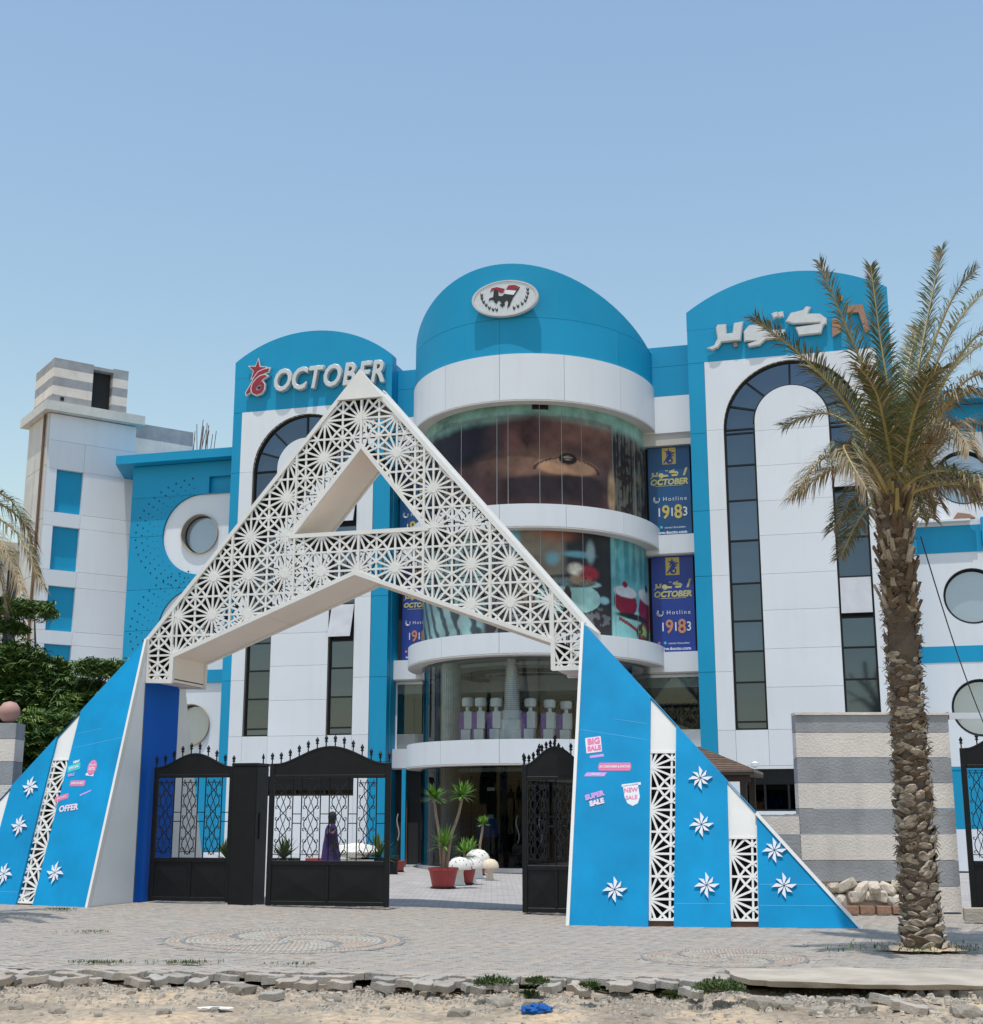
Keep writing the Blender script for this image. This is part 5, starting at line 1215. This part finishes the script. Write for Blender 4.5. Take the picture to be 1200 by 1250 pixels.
def mushroom(px, py, s, label, m='mush_white'):
    p = gr(px, py); s *= .8; o = thing('mushroom_ornament', label, 'ornament', p, random.uniform(0, 3), 'mushroom ornaments by the pots')
    smooth(MB().lathe([(.2*s, 0), (.15*s, .08*s), (.12*s, .35*s), (.15*s, .5*s)], 16).build('stalk', M[m], o))
    c = MB().lathe([(.1*s, .46*s), (.36*s, .45*s), (.37*s, .52*s), (.32*s, .68*s), (.2*s, .79*s), (.02, .83*s)], 20).build('cap', M[m], o); smooth(c, 60)
    sp_ = MB(); r = random.Random(px)
    for k in range(26):
        a = r.uniform(0, 6.28); e = r.uniform(.15, 1.3); q = Vector((.365*s*math.cos(e)*math.cos(a), .365*s*math.cos(e)*math.sin(a), .5*s+.335*s*math.sin(e))); 
        sp_.lathe([(.02*s, -.008), (.018*s, .012), (.004, .018)], 6, q)
    if m == 'mush_white': sp_.build('spot', M['rock'], c)
mushroom(561, 1080, .95, 'spotted white mushroom ornament just right of the second red pot'); mushroom(575, 1079, .98, 'spotted white mushroom ornament with the widest stalk in the middle')
mushroom(583, 1072, 1.1, 'taller white mushroom ornament behind the middle one'); mushroom(598, 1074, .78, 'plain cream mushroom ornament at the right end', 'mush_cream')
p = gr(486, 1064); o = thing('small_pot', 'small red plant pot beside the free edge of the gate leaf', 'pot', p); pot(o, .2, .3); lf = MB(); blade_rosette(lf, (0, 0, .28), 14, .25, .03, seed=9); lf.build('leaves', M['leaf_weed'], o)
for k, (px, sc_, m, lab) in enumerate(((347, 1.2, 'dark_frame', 'leafy plant in a black trough behind the left end of the gate leaf'), (383, .6, 'terracotta', 'low red pot just left of the walking woman'), (462, 1.5, 'dark_frame', 'tall leafy plant in a black trough behind the right end of the gate leaf'), (446, .7, 'terracotta', 'small flowering plant beside the white stone ornament'), (243, .6, 'terracotta', 'red pot behind the fixed left gate panel'), (276, 1.1, 'dark_frame', 'green plant behind the black post'))):
    p = at(px, 1050, 38); o = thing('planter_plant', lab, 'plant', (p.x, p.y, 0), 0, 'plants along the inner kerb'); MB().box(-.35*sc_, .35*sc_, -.18, .18, 0, .45).build('planter', M[m], o)
    lf = MB(); 
    if m == 'dark_frame' or sc_ == .7: blade_rosette(lf, (0, 0, .45), 70, .5*sc_, .07, seed=k); lf.build('leaves', M['leaf_weed'], o)
p = at(435, 1048, 38); o = thing('white_stone_ornament', 'white flat topped stone ornament behind the gate leaf bars', 'ornament', (p.x, p.y, 0)); MB().box(-.5, .5, -.3, .3, 0, .42).build('base', M['mush_white'], o); MB().lathe([(.1, .42), (.45, .5), (.6, .62), (.5, .78), (.1, .85)], 14).build('cap', M['mush_white'], o)

# ---- palms
def frond(root, pts, dry, L=.42, n=88, seed=0, wd=.03, rach=.028):
    r = random.Random(seed); pts = [Vector(p) for p in pts]
    def cr(t):
        m = len(pts)-1; i = min(int(t*m), m-1); f_ = t*m-i; P0, P1, P2, P3 = pts[max(i-1, 0)], pts[i], pts[i+1], pts[min(i+2, m)]
        return .5*((2*P1)+(-P0+P2)*f_+(2*P0-5*P1+4*P2-P3)*f_*f_+(-P0+3*P1-3*P2+P3)*f_**3)
    ra = MB().tube([cr(i/22) for i in range(23)], [rach*(1-.8*i/22) for i in range(23)], 5).build('frond', M['leaf_dry' if dry > .8 else 'rachis'], root)
    mbs = [MB(), MB()]
    for k in range(n):
        t = .16+.84*k/n; p = cr(t); tg = (cr(min(1, t+.02))-cr(t-.02)).normalized(); side = tg.cross(Vector((0, 0, 1)))
        if side.length < .15: side = Vector((1, 0, 0))
        side.normalize(); up = side.cross(tg).normalized()
        prof = math.sin(PI*min(1, .18+.62*t))**.7*(1-.45*t)+.05
        for s in (1, -1):
            l = L*prof*r.uniform(.8, 1.15); fw = .6+.6*t+r.uniform(-.25, .25)
            d = (side*s*(1-.25*t)+tg*fw+up*r.uniform(-.15, .75)).normalized(); q = p+d*l-Vector((0, 0, l*r.uniform(.05, .3)*(1+dry)))
            if dry > .5: q.z -= l*.25
            mid = p+d*l*.5; wv = d.cross(up).normalized()*wd/2*r.uniform(.7, 1.2)
            mb = mbs[1 if r.random() < (dry if t < .85 else min(1, dry+.3)) else 0]
            mb.add([p-wv*.5, p+wv*.5, mid+wv, mid-wv, q], [(0, 1, 2, 3), (3, 2, 4)])
    if mbs[0].f: mbs[0].build('leaflets', M['leaf_olive'], ra)
    if mbs[1].f: mbs[1].build('leaflets', M['leaf_dry'], ra)
def trunk(root, h, r0, r1, lean=0, seed=0, boots=True):
    rr_ = random.Random(seed); prof = []
    for i in range(41):
        t = i/40; r = r0+(r1-r0)*t+(.06*max(0, 1-t*14))+(.05*max(0, (t-.82)/.18)); prof.append((r+.018*math.sin(i*2.3), h*t))
    o = MB().lathe(prof, 22).build('trunk', M['trunk'], root); smooth(o, 80)
    # old leaf bases: cut boots in spiralling rows
    bt = MB(); fb2 = MB(); bd = MB(); z = .06; k = 0
    while z < h:
        t = z/h; zone = 0 if t < .33 else (1 if t < .62 else 2)
        step = (.088, .06, .09)[zone]; nn = (8, 8, 8)[zone]; R0 = r0+(r1-r0)*t+(.06*max(0, 1-t*14))
        for q in range(nn):
            a = 2*PI*(q+.5*(k % 2))/nn+.35*k*.0+rr_.uniform(-.22, .22); w = R0*2*PI/nn*rr_.uniform(.34, .78); hh = step*rr_.uniform(.3, .75); tl = rr_.uniform(-.35, .35)
            out = rr_.uniform(.025, .05)*(1.0 if zone != 1 else .6); zz = z+rr_.uniform(-.035, .035)
            if .60 < t < .685 and abs(((a+PI/2+PI) % (2*PI))-PI) < 1.0: continue
            ca, sa = math.cos(a), math.sin(a); sd_ = Vector((-sa, ca, 0)); rd = Vector((ca, sa, 0)); c0 = rd*(R0-.01)+Vector((0, 0, zz))
            vs = []; m = 8
            for e, (ro, sc2) in enumerate(((0, 1.0), (out*.8, .92), (out*1.15, .6))):
                for i in range(m):
                    an = 2*PI*i/m; zz_ = 0; vs.append(c0+rd*(ro*rr_.uniform(.75, 1.2)+ (.02 if math.sin(an) > 0 else -.0))+sd_*w*sc2*math.cos(an)*rr_.uniform(.88, 1.1)+Vector((0, 0, hh*sc2*math.sin(an)*rr_.uniform(.8, 1.15)+ro*.3+tl*w*math.cos(an))))
            vs.append(c0+rd*out*1.2+Vector((0, 0, .01)))
            fs = [(e*m+i, e*m+(i+1) % m, (e+1)*m+(i+1) % m, (e+1)*m+i) for e in range(2) for i in range(m)]+[(2*m+i, 2*m+(i+1) % m, 3*m) for i in range(m)]
            (bt if (rr_.random() < (.7, .55, .15)[zone]) else rr_.choice((fb2, bd))).add(vs, fs)
            if zone == 2 and rr_.random() < .55 and t > .7:         # jagged petiole stubs pointing up
                L_ = rr_.uniform(.12, .3); w2 = w*.5; b0 = c0+rd*.02; tip = b0+rd*L_*.42+Vector((0, 0, L_))
                fb = bt if rr_.random() < .45 else fb2
                fb.add([b0-sd_*w2, b0+sd_*w2, tip+sd_*w2*.6, tip-sd_*w2*.5+Vector((0, 0, -.03)), b0-sd_*w2-rd*.03, b0+sd_*w2-rd*.03, tip+sd_*w2*.6-rd*.025, tip-sd_*w2*.5-rd*.025], [(0, 1, 2, 3), (7, 6, 5, 4), (0, 3, 7, 4), (1, 5, 6, 2), (3, 2, 6, 7)])
        z += step; k += 1
    bd.build('dark_boots', M['boot_dark'], root)['kind'] = 'stuff'; bt.build('leaf_base_boots', M['boot'], root)['kind'] = 'stuff'; fb2.build('fibrous_boots', M['trunk_fibre'], root)['kind'] = 'stuff'
    ft = MB()
    for k in range(900):
        zz = h*rr_.uniform(.06, .98); a = rr_.uniform(0, 2*PI); R0 = r0+(r1-r0)*zz/h+.04; p0 = Vector((R0*math.cos(a), R0*math.sin(a), zz)); a2 = a+rr_.uniform(-.5, .5)
        p1 = Vector(((R0+rr_.uniform(.01, .07))*math.cos(a2), (R0+rr_.uniform(.01, .07))*math.sin(a2), zz+rr_.uniform(-.08, .06))); ft.tube([p0, p1], [.007, .003], 3, False)
    ft.build('fibre', M['trunk_fibre'], root)['kind'] = 'stuff'
pl = Vector((5.28, 17.2, 0)); palm = thing('date_palm', 'tall date palm with rough trunk and browning fronds at the right', 'palm', pl, 0)
trunk(palm, at(1100, 590, 17.2).z, .205, .175, seed=3)
def fr_px(pts, seed, dry, root=palm, org=pl, **k):
    frond(root, [at(x, y, 17.2+d)-org for x, y, d in pts], dry, seed=seed, **k)
FR = [([(1098,610,0),(1080,520,-.3),(1042,420,-.6),(1000,322,-.8)], .35), ([(1098,610,0),(1088,500,.1),(1074,410,.2),(1063,325,.25)], .05), ([(1103,610,0),(1115,490,.2),(1132,390,.5),(1150,305,.7)], .12),
 ([(1108,610,0),(1130,480,.1),(1175,385,.3),(1235,330,.6)], .25), ([(1093,612,0),(1045,510,-.4),(985,440,-.8),(922,390,-1.1)], .2), ([(1090,618,0),(1050,560,-.5),(1005,560,-.9),(968,606,-1.1)], .5),
 ([(1092,618,0),(1060,560,-.7),(1030,545,-1.3),(1058,598,-1.9)], .6), ([(1108,615,0),(1140,520,-.3),(1180,480,-.7),(1240,500,-1)], .75), ([(1106,618,0),(1135,545,-.5),(1160,520,-1.1),(1184,548,-1.6)], .85),
 ([(1105,610,0),(1130,500,.4),(1185,430,.9),(1250,400,1.4)], .6), ([(1100,610,0),(1095,520,.6),(1110,440,1.2),(1120,400,1.6)], .1), ([(1100,610,0),(1070,530,.7),(1020,470,1.3),(985,450,1.9)], .2),
 ([(1106,612,0),(1150,500,.2),(1200,455,.3),(1270,470,.4)], .9), ([(1100,612,0),(1110,530,-.7),(1130,470,-1.3),(1150,450,-1.9)], .35), ([(1108,614,0),(1150,540,.6),(1190,515,1.2),(1235,545,1.7)], .8),
 ([(1096,614,0),(1060,540,.4),(1010,505,.8),(960,520,1.2)], .3), ([(1102,610,0),(1124,470,-.2),(1160,370,-.3),(1190,330,-.4)], .2), ([(1096,612,0),(1084,540,-.5),(1070,480,-1.0),(1050,450,-1.5)], .25), ([(1106,612,0),(1146,480,-.1),(1205,400,-.2),(1290,380,-.2)], .3)]
for i, (p_, d_) in enumerate(FR): fr_px(p_, i, d_, L=.5 if i != 1 else .42, n=140, wd=.018)
rf = random.Random(11); zc0 = at(1100, 612, 17.2).z
for i in range(11):
    az = rf.uniform(-1.3, 2.3); el = rf.uniform(.5, 1.2); Lf = rf.uniform(1.6, 2.3); dr_ = Vector((math.cos(az), math.sin(az), 0)); pts = []
    for t in range(5): f_ = t/4; pts.append(Vector((0, 0, zc0))+dr_*(Lf*math.cos(el)*f_+.5*Lf*f_*f_*.6)+Vector((0, 0, Lf*math.sin(el)*f_-Lf*.75*f_*f_)))
    frond(palm, pts, rf.choice((.15, .3, .8)), L=.5, n=110, seed=100+i, wd=.022)
sh = MB()
for k in range(46):
    a = rf.uniform(0, 2*PI); r0 = .11+.09*rf.random(); b0 = Vector((r0*math.cos(a), r0*math.sin(a), zc0-rf.uniform(.0, .5))); sd = Vector((-math.sin(a), math.cos(a), 0))*rf.uniform(.025, .05); L_ = rf.uniform(.25, .6); tp_ = b0+Vector((math.cos(a), math.sin(a), 0))*L_*.3+Vector((0, 0, L_)); th = Vector((math.cos(a), math.sin(a), 0))*.03
    sh.add([b0-sd, b0+sd, tp_+sd*.5, tp_-sd*.5, b0-sd-th, b0+sd-th, tp_+sd*.5-th, tp_-sd*.5-th], [(0, 1, 2, 3), (7, 6, 5, 4), (0, 3, 7, 4), (1, 5, 6, 2), (3, 2, 6, 7)])
sh.build('petiole_bases', M['rachis'], palm)['kind'] = 'stuff'
sm_ = MB(); nn_ = 26; rim = [(.42*math.cos(2*PI*k/nn_)*(1+.25*math.sin(k*1.7))*1.25, .36*math.sin(2*PI*k/nn_)*(1+.2*math.sin(k*2.3))) for k in range(nn_)]
sm_.add([(x, y, .006) for x, y in rim]+[(x*.55, y*.55, .05+.02*math.sin(k)) for k, (x, y) in enumerate(rim)]+[(0, 0, .09)], [(k, (k+1) % nn_, (k+1) % nn_+nn_, k+nn_) for k in range(nn_)]+[(k+nn_, (k+1) % nn_+nn_, 2*nn_) for k in range(nn_)])
tag(sm_.build('planting_soil', M['dirt'], None, smooth=True, loc=(pl.x, pl.y, 0)), kind='structure')
gd = MB()
for k in range(160): x, y = random.gauss(.0, .55), random.gauss(0, .3); blade_rosette(gd, (x, y, .0), 4, .06, .012, seed=k)
tag(gd.build('grass_at_palm', M['leaf_weed'], None, loc=(pl.x, pl.y-.05, 0)), kind='stuff')
pl2 = Vector((-8.55, 20.5, 0)); palm2 = thing('date_palm', 'date palm whose drooping dry fronds reach in at the left edge', 'palm', pl2, 0); trunk(palm2, 5.5, .22, .2, seed=8)
for i, (p_, d_) in enumerate([([(-75,640,0),(-30,600,0),(10,608,-.2),(30,640,-.3)], .3), ([(-75,645,0),(-30,625,-.2),(20,650,-.5),(50,715,-.7)], .75), ([(-75,650,0),(-40,640,-.5),(0,660,-1),(25,720,-1.4)], .85), ([(-75,645,0),(-20,610,.5),(30,640,1),(45,700,1.2)], .6), ([(-75,645,0),(-120,560,0),(-180,540,0),(-220,600,0)], .4), ([(-75,640,0),(-90,520,.3),(-110,440,.5),(-140,400,.8)], .2), ([(-75,640,0),(-60,560,-.6),(-50,520,-1.2),(-30,560,-1.9)], .4), ([(-75,650,0),(-35,660,0),(-5,690,.2),(8,740,.3)], .9)]):
    frond(palm2, [at(x, y, 20.5+d)-pl2 for x, y, d in p_], d_, seed=40+i, L=.42, n=100, wd=.02)

# ---- flame tree behind the left flank
def leafy_tree(root, blobs, n, mats, lsz, seed=1, limbs=(), flowers=0):
    r = random.Random(seed); mbs = [MB() for _ in mats]; tot = sum(b[3]**2 for b in blobs)
    for (bx_, by_, bz_, br_) in blobs:
        for k in range(int(n*br_**2/tot/12)):
            # a feathery spray: a twig with paired leaflets
            a = r.uniform(0, 2*PI); e = math.asin(r.uniform(-.55, 1)); rd = br_*r.uniform(.35, 1.25)**.6
            c = Vector((bx_+rd*math.cos(a)*math.cos(e), by_+rd*math.sin(a)*math.cos(e), bz_+rd*math.sin(e)*.72))
            d = Vector((math.cos(a+r.uniform(-.7, .7)), math.sin(a+r.uniform(-.7, .7)), r.uniform(-.35, .25))).normalized(); L = lsz*r.uniform(2.5, 4.5); s = d.cross(Vector((0, 0, 1))).normalized()
            w = lsz*.16; mb = mbs[0 if r.random() < .62 else 1]
            for q in range(6):
                p = c+d*L*(q/6)-Vector((0, 0, .1*L*(q/6)**2))
                for sg_ in (1, -1):
                    t = p+s*sg_*lsz*r.uniform(.8, 1.3)+d*lsz*.3+Vector((0, 0, r.uniform(-1.3, .3)*lsz)); dd = d*w*1.9+Vector((0, 0, w*r.uniform(-1, 1)))
                    mb.add([p-dd*.3, p+dd, t+dd*.5, t-dd*.1], [(0, 1, 2, 3)])
    for i, m in enumerate(mats): mbs[i].build('foliage', M[m], root)
    fl = MB()
    for k in range(flowers):
        b_ = r.choice(blobs); a = r.uniform(0, 6.28); e = r.uniform(0, 1.2); p = Vector(b_[:3])+Vector((math.cos(a)*math.cos(e), math.sin(a)*math.cos(e), math.sin(e)*.72))*b_[3]
        for q in range(5): v = Vector((r.uniform(-1, 1), r.uniform(-1, 1), r.uniform(-1, 1)))*.06; fl.add([p+v, p+v+Vector((.05, 0, .02)), p+v+Vector((.02, 0, .06))], [(0, 1, 2)])
    if flowers: fl.build('flowers', M['flower'], root)
    tb = MB()
    for pts, rs in limbs: tb.tube(pts, rs, 8)
    if limbs: smooth(tb.build('trunk', M['trunk'], root), 80)
tr0 = Vector((-9.9, 30, 0)); tree = thing('flame_tree', 'dense feathery green tree with a few red flowers behind the left flank', 'tree', tr0, 0)
bl = []
for (x, y, d, rr2) in ((20,900,0,1.25),(70,880,-.6,1.15),(-30,860,.5,1.4),(30,830,.3,1.2),(85,830,.8,.85),(105,800+45,0,.7),(10,790,0,.95),(60,940,-.8,1.1),(0,960,-.6,1.3),(112,820,.5,.42),(128,832,.4,.3),(-60,920,1,1.5),(55,800,.9,.7),(40,985,-.9,1.0),(100,905,.9,.8),(75,960,-.5,.9)):
    q = at(x, y+22, 30+d)-tr0; bl.append((q.x, q.y, q.z, rr2*.74))
lim = [([(0, 0, 0), (.1, 0, 1.2), (.2, 0, 2.2)], [.2, .17, .14])]
for b_ in bl: lim.append(([(.15, 0, 1.6), (b_[0]*.5, b_[1]*.5, 1.6+(b_[2]-1.6)*.5), (b_[0], b_[1], b_[2]-.1)], [.1, .06, .02]))
for tx, ty in ((10,740),(5,765),(42,745),(120,815),(135,818),(100,860)): q = at(tx, ty, 30)-tr0; lim.append(([(0, 0, 2.3), (q.x*.6, 0, q.z*.75), tuple(q)], [.06, .035, .012])); bl.append((q.x, q.y, q.z, .3))
leafy_tree(tree, bl, 230000, ('leaf_tree', 'leaf_tree_light'), .085, 2, lim, 26)

# weeds along the broken margin
wlab = {603: 'thick green weed tuft at the paving edge below the gate opening', 655: 'spreading green weed right of the thick tuft', 878: 'dense green weed beside the concrete apron', 823: 'low weed sprig left of the apron weed', 720: 'thin dry weed between broken pavers', 645: 'small weed patch on the dirt above the blue bag', 912: 'sparse weed under the apron edge', 30: 'pale dry weed at the far left margin'}
for px, py, s in ((603, 1202, .15), (655, 1200, .09), (878, 1208, .2), (823, 1218, .09), (720, 1205, .08), (645, 1218, .07)):
    p = gr(px, py) if py < 1212 else grd(px, py); w = tag(obj('weed', None, None, (p.x, p.y, gz(p.x, p.y)-.015 if py < 1212 else dz(p.x, p.y)+.01)), wlab[px], 'weed'); mb = MB(); r = random.Random(px)
    for k in range(int(900*s)): 
        a, q = r.uniform(0, 6.28), r.random()**.5*s; blade_rosette(mb, (q*math.cos(a)*1.25, q*math.sin(a)*.8, r.uniform(0, .45)*s*(1.2-q/s)), 7, .035, .015, seed=r.randint(0, 9999))
    mb.build('leaves', M['leaf_weed'], w)
wm = MB()
for px, py, n in ((125, 1178, 26), (225, 1178, 26), (110, 1140, 10), (75, 1112, 20), (360, 1180, 8)):
    p = gr(px, py)
    for k in range(n*4): blade_rosette(wm, (p.x+random.gauss(0, .16), p.y+random.gauss(0, .03), gz(p.x, p.y)), 4, .035, .01, seed=k)
tag(wm.build('joint_weeds', M['leaf_weed']), kind='stuff')
# rubbish
p = grd(655, 1241); bag = tag(obj('plastic_bag', None), None); bpy.data.objects.remove(bag)
bm = bmesh.new(); bmesh.ops.create_icosphere(bm, subdivisions=4, radius=1)
for v in bm.verts: n = mn.noise(v.co*2.2); n2 = mn.noise(v.co*6+Vector((5, 0, 0))); v.co *= 1+.5*n+.25*n2; v.co.z *= .35; v.co.x *= 1.5
me = bpy.data.meshes.new('plastic_bag'); bm.to_mesh(me); bm.free(); me.materials.append(M['bag_blue'])
o = obj('plastic_bag', me, None, (p.x, p.y, dz(p.x, p.y)+.03)); o.scale = (.085, .075, .13); tag(o, 'crumpled bright blue plastic bag on the dirt at the bottom edge', 'litter')
p = grd(262, 1234); mb = MB(); ps = [(p.x+.16*math.cos(a)*random.uniform(.7, 1.2), p.y+.07*math.sin(a)*random.uniform(.7, 1.2), dz(p.x, p.y)+.022+random.uniform(0, .01)) for a in [i*.52 for i in range(12)]]
mb.add(ps, [tuple(range(12))]); tag(mb.build('paper_scrap', M['mush_white']), 'dirty white paper scrap among rubble at lower left', 'litter')

# ================================================================== THE WOMAN BEHIND THE GATE
pp_ = at(405, 990, 34.5); px0 = pp_.x
per = thing('person', 'woman in a long purple dress and dark headscarf walking right behind the gate bars', 'person', (px0, 34.5, 0), 0); per.scale = (.88, .88, .97)
def skinned(verts, edges, radii, root=0, sub=2):
    me = bpy.data.meshes.new('s'); me.from_pydata(verts, edges, []); o = bpy.data.objects.new('s', me); col.objects.link(o)
    m = o.modifiers.new('skin', 'SKIN'); 
    for i, r in enumerate(radii): me.skin_vertices[0].data[i].radius = (r, r) if not isinstance(r, tuple) else r
    me.skin_vertices[0].data[root].use_root = True
    s = o.modifiers.new('sub', 'SUBSURF'); s.levels = sub; s.render_levels = sub
    dg = bpy.context.evaluated_depsgraph_get(); out = bpy.data.meshes.new_from_object(o.evaluated_get(dg)); bpy.data.objects.remove(o); return out
V = [(0,0,.95),(0,0,1.15),(.0,0,1.32),(.01,0,1.42),(.03,0,1.5),(.05,0,1.6),(.04,0,1.68), (-.01,-.17,1.36),(-.06,-.22,1.14),(.1,-.2,1.22),(.15,-.17,1.27), (.0,.17,1.36),(-.02,.22,1.12),(.06,.2,.92),(.08,.2,.84), (.02,-.09,.9),(.1,-.1,.5),(.08,-.1,.1),(.18,-.1,.05), (-.02,.09,.9),(-.02,.1,.5),(-.12,.1,.12),(-.04,.1,.05)]
Ed = [(0,1),(1,2),(2,3),(3,4),(4,5),(5,6),(2,7),(7,8),(8,9),(9,10),(2,11),(11,12),(12,13),(13,14),(0,15),(15,16),(16,17),(17,18),(0,19),(19,20),(20,21),(21,22)]
Rd_ = [.14,.12,.14,.06,.05,.085,.07,.06,.045,.035,.035,.06,.045,.035,.035,.09,.06,.04,.035,.09,.06,.04,.035]
body = skinned(V, Ed, Rd_); body.materials.clear(); body.materials.append(M['skin']); body.polygons.foreach_set('use_smooth', [True]*len(body.polygons)); obj('body', body, per)
fc = MB()
for y in (-.03, .03): fc.lathe([(.004, 0), (.011, .005), (.004, .012)], 6, (.128, y, 1.605))
fc.tube([(.13, 0, 1.6), (.155, 0, 1.575), (.13, 0, 1.57)], .011, 5); fc.box(.118, .132, -.02, .02, 1.54, 1.548); fc.build('face', M['skin'], per)
dv = []; NR = 36
for z, rx, ry, ox in ((.06,.31,.29,.02),(.3,.29,.27,.02),(.6,.26,.245,.0),(.9,.225,.21,-.0),(1.1,.19,.19,0),(1.28,.175,.205,0),(1.38,.13,.19,0),(1.44,.075,.09,.01)):
    for k in range(NR): a = 2*PI*k/NR; f_ = 1+.09*math.sin(a*9+z*3)*max(0, 1.15-z); dv.append((ox+rx*f_*math.cos(a), ry*f_*math.sin(a), z))
MB().add(dv, [(i*NR+k, i*NR+(k+1) % NR, (i+1)*NR+(k+1) % NR, (i+1)*NR+k) for i in range(7) for k in range(NR)]).build('dress', M['dress'], per, smooth=True)
sl_ = MB(); sl_.tube([V[7], V[8], (.04, -.205, 1.19)], [.085, .085, .075], 10); sl_.tube([V[11], V[12], V[13]], [.085, .08, .07], 10); sl_.build('sleeves', M['dress'], per, smooth=True)
smooth(MB().lathe([(.1, -.07), (.105, -.03), (.1, 0), (.118, .06), (.122, .13), (.1, .2), (.05, .235), (.005, .245)], 20, (.02, 0, 1.5)).build('headscarf', M['scarf'], per), 80)
MB().box(.07, .2, -.29, -.25, .8, 1.05).build('shoulder_bag', M['scarf'], per)
